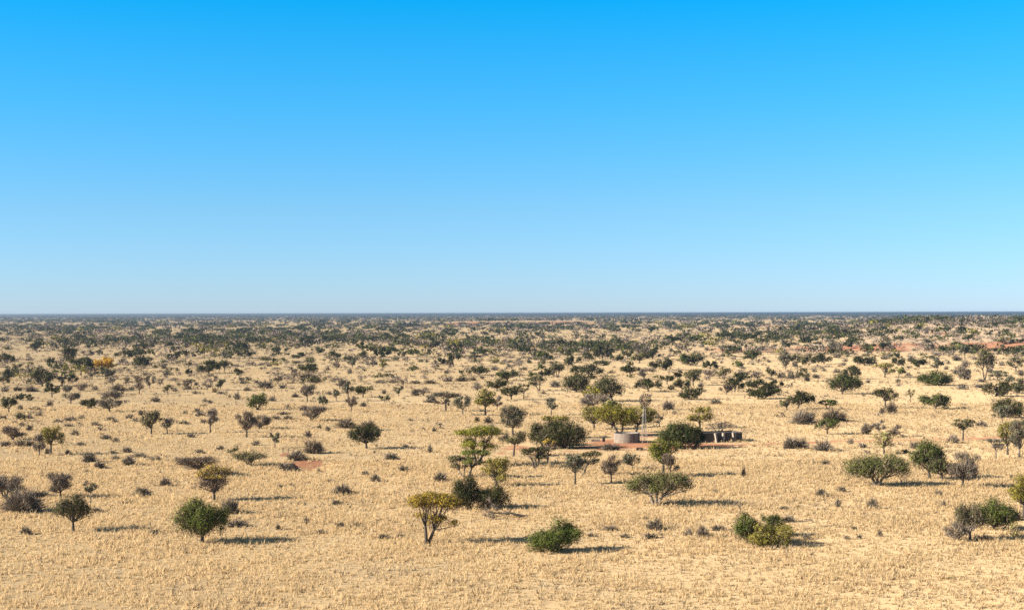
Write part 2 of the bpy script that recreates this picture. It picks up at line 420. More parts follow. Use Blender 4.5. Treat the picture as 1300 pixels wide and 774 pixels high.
463 569 38 29 G tf=.3,bx=466,dens=1.5 ; the lone dark tree ; lone dark green tree with a crooked trunk, in front of grey thickets
327 520 26 21 B tf=.15,dens=.9,n2=3,mat=green2 ; the half-bare green tree ; half-green, half-bare tree showing pale stems on one side
267 549 18 31 N tf=.4 ; the slender brown tree ; slender brown leafless tree on a tall straight trunk
313 555 24 33 N tf=.35 ; the bushy brown tree ; full brown leafless tree on one trunk, front one of a joined pair
330 544 26 18 N tf=.2,n2=3 ; ; brown many-stemmed tree joined to the back of the full brown leafless tree
212 550 14 21 N tf=.4,leaf=.2 ; ; thin dark-brown tree with a wispy crown, next to the rounded olive-brown tree
192 551 25 30 O tf=.3,dens=.9 ; the rounded olive-brown tree ; rounded olive-brown tree with a pale trunk on the left grass
349 568 12 19 S tf=.35,dens=1.2 ; ; tiny upright green tree alone above the red sand cutting
390 510 17 22 N tf=.4 ; ;
398 499 18 22 O flat=1 ; ;
213 502 12 14 O dens=1,tf=.4 ; ;
263 495 14 13 N ; ;
280 495 12 14 S dens=1.2 ; ;
240 478 9 10 G tf=.4 ; ; tiny dark mushroom-shaped tree alone on pale grass
265 474 28 17 G dens=1.4 ; the squat dark dome tree ; squat dark dome tree on a stub of trunk, left middle distance
220 458 18 12 G n2=2 ; ;
222 446 11 7 G tf=.3 ; ;
182 467 23 16 G ; ;
157 455 20 11 G ; ;
173 454 20 13 G ; ;
183 443 28 10 G tf=.05 ; ;
203 439 12 7 N leaf=.5 ; ;
254 450 12 7 G ; ;
244 453 9 6 G ; ;
262 438 21 11 G mat=olive ; ;
176 430 15 7 G ; ;
132 471 25 17 L tf=.08,dens=1.8,mat=gold ; the small golden tree ; small bright golden-orange tree, the only one so coloured on the far plain
136 481 21 15 S dens=1.3 ; ; grey-green bushy tree directly in front of the small golden-orange tree
143 489 11 13 N ; ;
160 490 8 12 N ; ;
177 500 12 24 N ; ;
190 493 14 17 N leaf=.4 ; ;
203 490 9 10 N ; ;
236 494 10 13 N leaf=.3 ; ;
243 489 9 9 S flat=1 ; ;
9 460 23 12 G tf=.05 ; ;
54 490 30 23 G dens=1.2,mat=olive ; the dark left clump ; dark bulky tree with a grey tip at the far left, middle distance
66 504 19 19 G mat=olive,tf=.3 ; ;
90 512 21 23 N tf=.25,leaf=.4 ; ;
103 496 17 10 N tf=.1 ; ;
92 486 13 11 G ; ;
79 490 13 13 S dens=1 ; ;
103 477 31 24 G tf=.35,mat=olive ; the big dark spreading tree ; big dark spreading tree just left of the small golden-orange tree
117 481 13 16 N ; ;
83 472 9 10 L ; ;
88 459 19 19 G tf=.1 ; ;
66 466 13 12 G ; ;
111 453 19 9 N ; ;
69 445 11 11 S ; ;
45 445 14 12 G ; ;
82 439 16 8 G ; ;
97 440 16 9 G mat=olive ; ;
127 439 15 8 O ; ;
126 450 9 6 G ; ;
10 483 14 15 G mat=olive ; ;
5 489 14 11 O ; ;
23 476 13 15 O ; ;
39 476 9 10 S ; ;
26 508 13 9 G mat=olive ; ;
38 509 9 9 G mat=olive ; ;
11 524 20 21 G mat=olive,tf=.35 ; the dark left-edge tree ; dark olive tree on a thin trunk at the photo's left edge
27 535 14 11 G mat=olive,tf=.3 ; ;
139 523 29 27 N tf=.25,leaf=.6 ; the full grey-brown tree ; full grey-brown round tree beside a low dark green tree
113 518 24 13 G tf=.15 ; ; low dark green tree beside the full grey-brown round tree
66 577 28 36 L tf=.4,mat=yolive,bx=64 ; the yellow-olive left tree ; yellow-olive flat-topped tree with a dark trunk, left side of the plain
50 578 13 28 N tf=.3 ; ; narrow grey tree pressed against the yellow-olive flat-topped tree
16 558 26 20 N tf=.2,n2=3 ; ; wide grey bare tree of many limbs behind the yellow-olive flat-topped tree
270 487 13 13 N ; ;
285 472 17 15 G mat=olive,tf=.4 ; ;
303 476 12 9 G mat=olive,tf=.05 ; ;
288 458 13 13 S dens=1.2 ; ;
306 445 19 9 G ; ;
296 449 12 8 N ; ;
311 454 18 10 G ; ;
284 441 18 10 G mat=olive ; ;
276 446 9 9 N ; ;
271 452 10 8 N ; ;
355 447 20 7 G tf=.05 ; ;
378 455 17 8 G tf=.05 ; ;
391 473 26 12 G tf=.05,n2=2 ; the hedge-like dark tree ; flat-topped dark hedge-like tree over a brown shrub
373 485 10 20 N tf=.4 ; ;
353 487 10 15 N ; ;
388 441 16 13 G mat=olive ; ;
349 461 7 7 G mat=olive ; ;
349 436 8 4 G ; ;
404 449 16 9 G ; ;
425 456 16 11 G ; ;
427 470 9 13 N ; ;
448 438 12 8 G ; ;
473 434 15 8 G ; ;
460 456 12 11 G mat=olive ; ;
478 446 18 7 G ; ;
496 448 18 9 G ; ;
497 440 10 7 N leaf=.5 ; ;
510 453 11 7 G ; ;
486 454 7 5 G ; ;
486 471 9 15 L tf=.3 ; ; small pale green upright tree alone in the middle distance
447 467 10 12 S ; ;
431 493 18 14 N ; ;
548 443 20 10 G ; ;
577 448 21 13 G ; ;
586 452 9 9 N ; ;
576 465 19 17 G ; the rounded mid-plain tree ; rounded black-green tree with two smaller trees at its side, centre of the middle distance
559 463 16 9 G ; ;
553 470 10 12 N ; ;
570 468 10 10 N ; ;
603 458 15 13 S flat=1,dens=1.4 ; ;
608 476 25 12 G ; the lone wide dome tree ; wide shallow dark dome tree, centre of the middle distance
644 483 28 14 B mat=dgreen,dens=1 ; ;
531 442 14 10 N ; ;
654 441 8 11 G mat=olive ; ;
644 436 10 8 N leaf=.4 ; ;
624 437 9 9 N leaf=.4 ; ;
605 436 25 6 N tf=.05,leaf=.5 ; ;
594 434 7 9 O ; ;
681 455 19 10 G ; ;
691 460 24 14 B mat=dolive ; ;
718 451 14 7 G tf=.05 ; ;
727 465 21 13 G ; ;
687 469 9 7 B tf=.1 ; ;
708 479 18 20 O dens=1.1,n2=2 ; the olive grove tree ; olive tree on many thin stems, tallest of a little grove left of the windmill
697 478 13 12 G ; ;
676 478 11 6 B tf=.05 ; ;
689 479 12 9 G ; ;
748 458 15 11 G ; ;
765 456 24 19 G ; the high dark tree ; high dark tree standing above the rest of the grove, upper centre
764 464 20 7 G tf=.05 ; ;
732 475 17 11 G ; ;
750 477 31 15 G mat=olive ; the wide grove tree ; wide dark olive tree at the front of the grove, upper centre
752 481 10 6 G tf=.05 ; ;
659 467 10 13 N ; ;
667 447 15 13 N leaf=.6 ; ;
687 443 14 9 N leaf=.4 ; ;
740 444 10 13 N ; ;
782 436 14 10 O ; ;
730 432 10 9 N ; ;
689 433 10 9 N leaf=.4 ; ;
783 447 14 9 N leaf=.5 ; ;
849 436 14 10 O ; ;
868 430 17 8 G ; ;
"""
SHRUB_DATA = """
30 650 52 30 s ; the big grey shrub ; big grey many-branched shrub left of the twin-trunked dark tree
180 629 24 12 s ; the neat mound shrub ; neat dark grey mound of a shrub alone on the left grass
113 586 21 12 s ; ;
126 594 16 10 s ; ;
164 590 19 12 s ; ;
195 585 15 7 s ; ;
178 580 21 6 s ; ;
161 574 14 8 s ; ;
86 577 10 6 s ; ;
33 678 18 10 s ; ; small grey shrub below the big grey shrub, lowest at the left edge
123 650 18 7 s ; ;
54 630 22 8 s ; ;
197 677 20 7 s ; ;
110 599 7 4 s ; ;
292 651 25 19 s ; the upright grey shrub ; grey upright shrub behind the big lush green tree
301 668 30 9 s ; ;
210 616 17 11 s ; ;
226 585 15 5 s ; ;
201 585 9 6 s ; ;
254 575 14 6 s ; ;
389 665 8 9 s ; ;
353 672 8 7 s ; ;
355 619 10 5 s ; ;
369 617 8 4 s ; ;
377 583 25 12 s ; ; dark grey shrub crowning the top of the red sand cutting
361 598 16 12 s ; ; dark shrub at the left foot of the red sand cutting
398 575 28 18 sb ; the brown shrub above the cutting ; large brown shrub behind the red sand cutting, casting a long shadow
496 583 20 10 s ; ;
512 598 17 8 s ; ;
559 611 19 12 s ; ; round grey shrub left of the slanting cluster of thorn trees
477 611 15 10 s ; ;
464 603 13 5 s ; ;
435 627 26 13 s ; the domed grey shrub ; largest domed grey shrub on the open grass, left of the golden front tree
427 640 15 7 s ; ;
405 599 7 4 s ; ;
419 611 15 3 s ; ;
432 669 12 8 s ; ;
453 668 11 7 s ; ;
406 677 11 6 s ; ;
487 683 19 6 s ; ;
508 682 13 6 s ; ;
605 536 8 8 sy ; ; tiny yellowish shrub below the upright yellow-olive tree
620 537 14 9 sb ; ;
622 551 22 13 s ; ; grey shrub rising behind the lime-green flat-topped tree
642 561 17 12 sb ; ;
547 511 16 12 s ; ; dark bush pressed to the side of the wide grey-brown umbrella tree
774 571 25 9 s ; the grey shrub before the tank ; grey-green low shrub with a pale dead log at its foot, in front of the tank
848 520 19 12 s ; ;
857 526 10 5 s ; ;
890 491 10 6 s ; ;
909 513 17 8 s ; ;
993 480 14 9 s ; ;
1004 481 12 11 s ; ;
1013 480 10 10 s ; ;
1025 484 9 7 s ; ;
1036 480 12 6 s ; ;
1034 472 9 4 s ; ;
1046 471 9 4 s ; ;
943 468 10 3 s ; ;
956 463 8 3 s ; ;
975 468 7 3 s ; ;
976 460 7 4 s ; ;
970 455 7 3 s ; ;
1009 465 10 6 s ; ;
1041 438 10 6 s ; ;
1020 538 35 18 s ; the grey shrub bank ; wide bank of grey twigs behind the compact umbrella tree
1058 535 36 16 sb ; ; brownish shrub bank joining the grey one behind the compact umbrella tree
1004 569 23 15 s ; the forked grey shrub ; grey fan-shaped shrub with black stems, right of the stock pen
1018 569 20 13 s ; ;
1046 572 27 14 s ; ;
1080 563 10 6 s ; ;
1095 568 13 7 s ; ;
1098 551 13 13 s ; ;
1132 524 17 14 sb ; ;
1120 525 9 7 sb ; ;
1140 485 8 5 s ; ;
1141 490 7 4 s ; ;
1102 486 9 4 s ; ;
1063 473 15 5 s ; ;
1071 464 9 4 s ; ;
1123 456 13 5 s ; ;
1064 454 11 5 sg ; ;
1073 459 9 4 s ; ;
1153 477 9 5 s ; ;
1154 467 10 3 s ; ;
1157 459 14 9 s ; ;
1215 458 14 8 s ; ;
1213 475 9 7 s ; ;
1222 494 12 7 s ; ;
1201 469 8 5 s ; ;
1204 462 8 4 s ; ;
1246 485 12 5 s ; ;
1243 492 13 5 s ; ;
1296 477 11 9 s ; ;
1272 464 11 3 s ; ;
1257 472 11 7 s ; ;
1259 467 9 4 s ; ;
1238 456 11 4 s ; ;
1192 525 7 3 s ; ;
1246 541 16 8 s ; ; rounded grey shrub right beside the neat olive umbrella tree
1210 562 18 11 s ; ; dome-shaped brown-grey shrub on the red sand track left of the umbrella tree
1161 569 14 10 s ; ;
1149 575 13 6 sd ; ;
1291 526 14 8 s ; ;
1250 686 19 8 s ; ;
1191 628 13 7 s ; ;
1108 645 15 14 s ; ; upright grey shrub below the broadest olive tree
1198 643 8 8 s ; ;
1117 680 9 7 s ; ;
1284 608 8 6 sd ; ;
1288 660 20 14 sd ; ;
1001 662 21 9 s ; ;
1043 630 16 11 s ; ;
1069 624 13 8 s ; ;
1064 643 10 11 s ; ;
995 646 17 4 s ; ;
1048 590 12 6 s ; ;
908 625 9 5 s ; ;
944 605 6 13 sd ; ;
1024 684 14 7 s ; ;
1075 684 11 5 s ; ;
1091 683 9 5 s ; ;
1084 672 9 5 s ; ;
912 673 23 8 s ; ;
892 682 17 16 s ; ; upright grey shrub left of the clump by the dead brush line
874 680 14 10 s ; ;
832 672 26 14 s ; the pointed dark shrub ; pointed dark grey shrub in the grass below the great olive umbrella tree
774 673 21 7 s ; ;
824 683 19 8 s ; ;
793 682 15 6 s ; ;
751 681 13 6 s ; ;
440 543 29 12 sb ; the long brown thicket ; long brown thicket behind the lone dark green tree
468 546 27 13 sb ; ;
405 544 10 5 s ; ;
416 547 9 6 s ; ;
551 548 9 6 s ; ;
546 574 9 8 s ; ;
461 516 12 7 s ; ;
418 501 9 5 s ; ;
488 500 9 6 s ; ;
527 502 13 10 s ; ;
521 534 9 3 s ; ;
515 567 12 3 s ; ;
483 486 20 4 sb ; ;
500 486 16 5 sb ; ;
527 487 18 5 sb ; ;
546 487 20 6 sb ; ;
569 484 16 6 sb ; ;
586 484 18 7 sb ; ;
601 483 12 5 sb ; ;
612 481 9 5 sb ; ;
272 498 9 6 sy ; ; small rusty orange bush beside the grey-green trees, left middle distance
337 493 21 11 s ; ;
314 496 13 5 s ; ;
358 493 10 6 s ; ;
326 486 9 4 s ; ;
346 509 12 6 s ; ;
301 507 10 10 s ; ;
291 504 5 4 s ; ;
260 510 8 5 s ; ;
267 511 9 4 s ; ;
248 500 9 4 s ; ;
280 500 12 4 s ; ;
222 497 9 5 s ; ;
236 526 11 5 s ; ;
250 523 10 6 s ; ;
254 528 16 7 s ; ;
234 538 16 5 s ; ;
243 555 11 7 s ; ;
280 571 11 6 s ; ;
325 565 12 7 s ; ;
365 518 6 5 s ; ;
361 526 21 4 s ; ;
350 532 14 5 s ; ;
366 532 14 5 s ; ;
391 555 12 9 s ; ;
308 487 12 5 s ; ;
240 494 10 5 s ; ;
179 527 11 8 s ; ;
375 504 13 6 s ; ;
391 481 27 9 sb ; ;
331 464 10 4 s ; ;
342 465 10 4 s ; ;
337 457 19 6 sb ; ;
323 449 10 4 s ; ;
375 461 13 4 s ; ;
352 468 13 2 s ; ;
301 465 12 3 s ; ;
393 460 17 8 sb ; ;
416 470 9 5 s ; ;
444 474 9 6 s ; ;
447 457 21 7 sb ; ;
467 463 8 4 s ; ;
475 463 12 7 s ; ;
503 457 10 6 s ; ;
225 436 23 7 sb ; ;
208 436 13 8 s ; ;
227 489 8 4 s ; ;
249 489 7 4 s ; ;
150 496 21 9 sb ; ;
167 495 10 5 s ; ;
155 500 9 4 s ; ;
212 476 13 7 s ; ;
208 468 9 6 s ; ;
155 460 13 5 s ; ;
198 510 15 7 s ; ;
114 436 12 4 s ; ;
121 495 10 5 s ; ;
6 497 13 7 s ; ;
22 496 13 6 sd ; ;
40 497 19 8 s ; ;
38 531 13 5 s ; ;
50 528 12 5 s ; ;
4 532 13 6 s ; ;
30 566 31 9 sb ; ;
6 566 17 7 s ; ;
60 576 8 8 s ; ;
37 546 11 8 s ; ;
135 557 17 7 s ; ;
148 561 11 5 s ; ;
103 565 15 5 s ; ;
95 552 13 8 s ; ;
127 546 9 5 s ; ;
87 541 13 4 s ; ;
74 536 15 5 s ; ;
90 534 18 6 s ; ;
105 532 11 5 s ; ;
120 540 13 5 s ; ;
100 539 9 4 s ; ;
140 533 15 5 s ; ;
147 536 12 4 s ; ;
165 531 15 6 s ; ;
172 535 12 4 s ; ;
143 575 11 4 s ; ;
147 583 14 5 s ; ;
63 516 10 9 s ; ;
26 520 10 6 s ; ;
45 520 19 4 s ; ;
628 470 13 7 s ; ;
628 461 11 5 s ; ;
626 450 9 3 s ; ;
641 459 7 3 s ; ;
558 452 7 3 s ; ;
535 459 9 4 s ; ;
567 474 9 5 s ; ;
601 442 7 4 s ; ;
646 466 9 4 s ; ;
530 469 8 3 s ; ;
705 491 15 9 s ; ;
690 500 9 4 s ; ;
728 445 13 4 s ; ;
724 483 9 4 s ; ;
674 456 12 4 s ; ;
673 461 7 4 s ; ;
665 450 8 3 s ; ;
679 470 8 3 s ; ;
665 470 12 5 s ; ;
829 472 10 5 s ; ;
852 446 8 5 s ; ;
857 449 6 4 s ; ;
852 452 8 3 s ; ;
849 459 7 3 s ; ;
874 439 8 4 s ; ;
881 440 6 4 s ; ;
897 445 7 5 s ; ;
901 437 7 5 s ; ;
896 436 6 4 s ; ;
916 461 6 3 s ; ;
917 452 6 3 s ; ;
"""
# ------------------------------------------------------------------ the ground sheet
def patch(px, py, hw, hh):
    """an ellipse of bare ground, from its centre and half sizes as the photograph shows them"""
    x, y, z = ground(px, py)
    s = y / FPX
    y1 = ground(px, py - hh)[1]; y0 = ground(px, py + hh)[1]
    return x, .5 * (y0 + y1), hw * s, .5 * (y1 - y0)

RED = [patch(*p) + (w,) for p, w in [
    ((381, 589, 13, 6), 1.0), ((393, 594, 11, 4.5), 1.0), ((404, 588, 13, 3.5), 1.0), ((376, 596, 7, 3), .8), ((366, 588, 8, 2.5), .5), ((361, 577, 8, 4), .9), ((420, 577, 34, 3), .35),
    ((655, 568, 30, 7), .62), ((640, 575, 22, 4), .45), ((790, 563, 62, 11), .78), ((850, 566, 66, 7), .72), ((760, 569, 52, 7), .6), ((810, 552, 56, 7), .62), ((735, 573, 40, 4), .5), ((825, 572, 26, 6), .4),
    ((905, 565, 50, 3), .95), ((690, 575, 40, 5), .4), ((880, 557, 70, 7), .4),
    ((880, 641, 36, 3), .35), ((1150, 614, 40, 4), .3), ((130, 676, 40, 4), .3), ((815, 640, 40, 2), .45),
    ((640, 532, 30, 2), .2), ((580, 560, 24, 4), .3), ((1160, 409.5, 26, 2.2), 1.0), ((1196, 423, 14, 2.5), .9), ((1120, 443, 26, 3), .8), ((1240, 441, 30, 3), .9), ((1275, 437, 20, 3), .8), ((1180, 437, 16, 2), .7), ((1225, 557, 46, 2), .55), ((1100, 528, 20, 2), .35), ((1190, 487, 60, 2), .2)]]
TRACK = [ground(*p)[:2] for p in [(880, 567), (950, 564), (1000, 562.5), (1060, 560), (1110, 559), (1165, 558), (1225, 556.5), (1262, 555), (1330, 552)]]
TRACK2 = [ground(*p)[:2] for p in [(-40, 580), (60, 578), (160, 576), (300, 573), (420, 577)]]

def polydist(x, y, pts):
    best = np.full(x.shape, 1e9)
    for (ax, ay), (bx, by) in zip(pts[:-1], pts[1:]):
        dx, dy = bx - ax, by - ay
        t = np.clip(((x - ax) * dx + (y - ay) * dy) / (dx * dx + dy * dy), 0, 1)
        best = np.minimum(best, np.hypot(x - ax - t * dx, y - ay - t * dy))
    return best

def soil(x, y):
    m = np.zeros(x.shape)
    for cx, cy, rx, ry, w in RED:
        q = np.hypot((x - cx) / rx, (y - cy) / ry)
        m = np.maximum(m, w * (1 - smooth(.25, 1.2, q)))
    m = np.maximum(m, .85 * (1 - smooth(.7, 2.0, polydist(x, y, TRACK))))
    m = np.maximum(m, .30 * (1 - smooth(.6, 1.6, polydist(x, y, TRACK2))))
    a = y - ridge_line(x)
    m = np.maximum(m, .95 * smooth(105, 185, x) * smooth(2, 16, a) * (1 - smooth(44, 84, a)) * (.5 + .5 * smooth(-.6, -.1, np.sin(x * .055 + 1))))
    m = np.maximum(m, .18 * smooth(240, 330, x) * smooth(70, 140, a) * (1 - smooth(500, 900, a)))
    m = np.maximum(m, .3 * smooth(290, 340, x) * smooth(-18, 0, a) * (1 - smooth(0, 30, a)))
    b = y - 3380 - 60 * np.sin(x * .006)
    m = np.maximum(m, .9 * smooth(-330, -140, x) * (1 - smooth(120, 300, x)) * smooth(-20, 25, b) * (1 - smooth(100, 170, b)))
    return m

def make_ground():
    r = np.concatenate([np.geomspace(2, 118, 40), 120 * 1.008 ** np.arange(0, 318), np.geomspace(1520, 46000, 130)])
    fine = np.radians(np.arange(-27, 27.001, .1))
    side = np.radians(np.arange(31, 330, 4.0))
    az = np.concatenate([fine, side])                            # clockwise from +y
    R, A = np.meshgrid(r, az, indexing='ij')
    x = R * np.sin(A); y = R * np.cos(A)
    z = height(x, y)
    nr, na = R.shape
    v = np.stack([x, y, z], -1).reshape(-1, 3)
    i = np.arange(nr - 1)[:, None] * na; j = np.arange(na)[None, :]; k = (j + 1) % na
    f = np.stack([i + j, i + na + j, i + na + k, i + k], -1).reshape(-1, 4)
    mb = MB(); mb.add(v, f, 0, True)
    mb.add(v[:na], np.arange(na)[None, ::-1], 0, True)
    me = mb.mesh("ground", [])
    s = soil(x, y).reshape(-1)
    s = np.concatenate([s, np.zeros(na)])
    at = me.attributes.new("bare_soil", 'FLOAT', 'POINT'); at.data.foreach_set("value", s.astype(np.float32))
    a = y - ridge_line(x); t = x / np.maximum(y, 1.0)
    g = .85 * smooth(.19, .27, t) * smooth(-30, 0, a) * (1 - smooth(900, 1900, a)) + .35 * smooth(.08, .14, t) * smooth(-20, 0, a) * (1 - smooth(60, 200, a))
    g = np.concatenate([np.clip(g, 0, .85).reshape(-1), np.zeros(na)])
    at = me.attributes.new("thin_sward", 'FLOAT', 'POINT'); at.data.foreach_set("value", g.astype(np.float32))
    m, nt, N, L = new_mat("dry_grassland")
    out = N.new("ShaderNodeOutputMaterial"); d = N.new("ShaderNodeBsdfDiffuse"); d.inputs["Roughness"].default_value = .6
    tc = N.new("ShaderNodeTexCoord")
    def noise(scale, detail=4, rough=.6, vec=None):
        n = N.new("ShaderNodeTexNoise"); n.inputs["Scale"].default_value = scale; n.inputs["Detail"].default_value = detail; n.inputs["Roughness"].default_value = rough
        L.new(vec or tc.outputs["Object"], n.inputs["Vector"]); return n.outputs["Fac"]
    def ramp(fac, stops):
        rp = N.new("ShaderNodeValToRGB"); e = rp.color_ramp.elements
        while len(e) < len(stops): e.new(.5)
        for q, (p, c) in zip(e, stops): q.position = p; q.color = (*c, 1)
        L.new(fac, rp.inputs[0]); return rp.outputs[0]
    def mix(fac, a, b):
        q = N.new("ShaderNodeMix"); q.data_type = 'RGBA'
        if hasattr(fac, "is_linked"): L.new(fac, q.inputs["Factor"])
        else: q.inputs["Factor"].default_value = fac
        for s_, c in (("A", a), ("B", b)):
            if isinstance(c, tuple): q.inputs[s_].default_value = (*c, 1)
            else: L.new(c, q.inputs[s_])
        return q.outputs["Result"]
    def rng_(val, a, b, c=0.0, e=1.0):
        q = N.new("ShaderNodeMapRange"); q.inputs["From Min"].default_value = a; q.inputs["From Max"].default_value = b
        q.inputs["To Min"].default_value = c; q.inputs["To Max"].default_value = e; L.new(val, q.inputs["Value"]); return q.outputs[0]
    def mul(a, b):
        q = N.new("ShaderNodeMath"); q.operation = 'MULTIPLY'; L.new(a, q.inputs[0])
        if isinstance(b, float): q.inputs[1].default_value = b
        else: L.new(b, q.inputs[1])
        return q.outputs[0]
    straw = ramp(noise(.016, 6, .65), [(.30, GRASS_A), (.5, GRASS_B), (.70, GRASS_C)])
    tuft = ramp(noise(.9, 5, .7), [(.32, (.60, .56, .50)), (.55, (1, 1, 1)), (.75, (1.08, 1.06, 1.02))])
    mm = N.new("ShaderNodeMix"); mm.data_type = 'RGBA'; mm.blend_type = 'MULTIPLY'; mm.inputs["Factor"].default_value = .42
    L.new(straw, mm.inputs["A"]); L.new(tuft, mm.inputs["B"])
    c = mm.outputs["Result"]
    # thin greyish sward with dead herbs, in drifts
    c = mix(mul(rng_(noise(.045, 6, .7), .52, .70), .6), c, (.275, .212, .135))
    th = N.new("ShaderNodeAttribute"); th.attribute_name = "thin_sward"
    c = mix(mul(th.outputs["Fac"], rng_(noise(.02, 5, .7), .3, .6, .55, 1)), c, (.315, .238, .168))
    # bare red sand
    at_n = N.new("ShaderNodeAttribute"); at_n.attribute_name = "bare_soil"
    edge = N.new("ShaderNodeMath"); edge.operation = 'ADD'; L.new(at_n.outputs["Fac"], edge.inputs[0])
    L.new(rng_(noise(.35, 6, .75), .25, .75, -.5, .5), edge.inputs[1])
    far_edge = N.new("ShaderNodeMath"); far_edge.operation = 'ADD'; L.new(edge.outputs[0], far_edge.inputs[0]); L.new(rng_(noise(.04, 4, .6), .3, .7, -.25, .25), far_edge.inputs[1])
    gate = mul(rng_(far_edge.outputs[0], .30, .62), rng_(at_n.outputs["Fac"], .02, .2))
    red = ramp(noise(.22, 5, .6), [(.3, (.225, .105, .060)), (.7, (.335, .172, .102))])
    c = mix(gate, c, red)
    L.new(c, d.inputs["Color"])
    bp = N.new("ShaderNodeBump"); bp.inputs["Strength"].default_value = .25; bp.inputs["Distance"].default_value = .30
    L.new(noise(1.1, 6, .75), bp.inputs["Height"]); L.new(bp.outputs[0], d.inputs["Normal"])
    L.new(d.outputs[0], out.inputs["Surface"])
    me.materials.append(m)
    o = bpy.data.objects.new("ground", me); COL.objects.link(o); o["kind"] = "structure"
    return o
GRASS_A = (.345, .250, .144); GRASS_B = (.405, .297, .168); GRASS_C = (.448, .333, .195)
make_ground()

# ------------------------------------------------------------------ plants
def tag(o, label, cat, group=None):
    o["label"] = label; o["category"] = cat
    if group: o["group"] = group
    return o

def empty(name, loc):
    o = bpy.data.objects.new(name, None); COL.objects.link(o); o.location = loc
    o.empty_display_size = .5
    return o

KIND = {  # crown base, leaf density, leaf colour, twig share, clump flatness
    'G': dict(tf=.16, dens=1.25, mat='dark', twig=.2, shape='dome'),
    'B': dict(tf=.16, dens=1.2, mat='green2', twig=.2, shape='dome'),
    'O': dict(tf=.30, dens=.85, mat='olive2', twig=.30, shape='dome'),
    'L': dict(tf=.32, dens=.95, mat='yolive', twig=.12, shape='round'),
    'Y': dict(tf=.35, dens=.95, mat='golden', twig=.18, shape='flat'),
    'S': dict(tf=.30, dens=.85, mat='gg', twig=.45, shape='round'),
    'N': dict(tf=.28, dens=.0, mat='gg', twig=1.15, shape='round'),
    'M': dict(tf=.30, dens=.8, mat='golden', twig=.75, shape='round'),
}

def bez(a, c, b, n):
    t = np.linspace(0, 1, n)[:, None]
    return (1 - t) ** 2 * a + 2 * t * (1 - t) * c + t * t * b

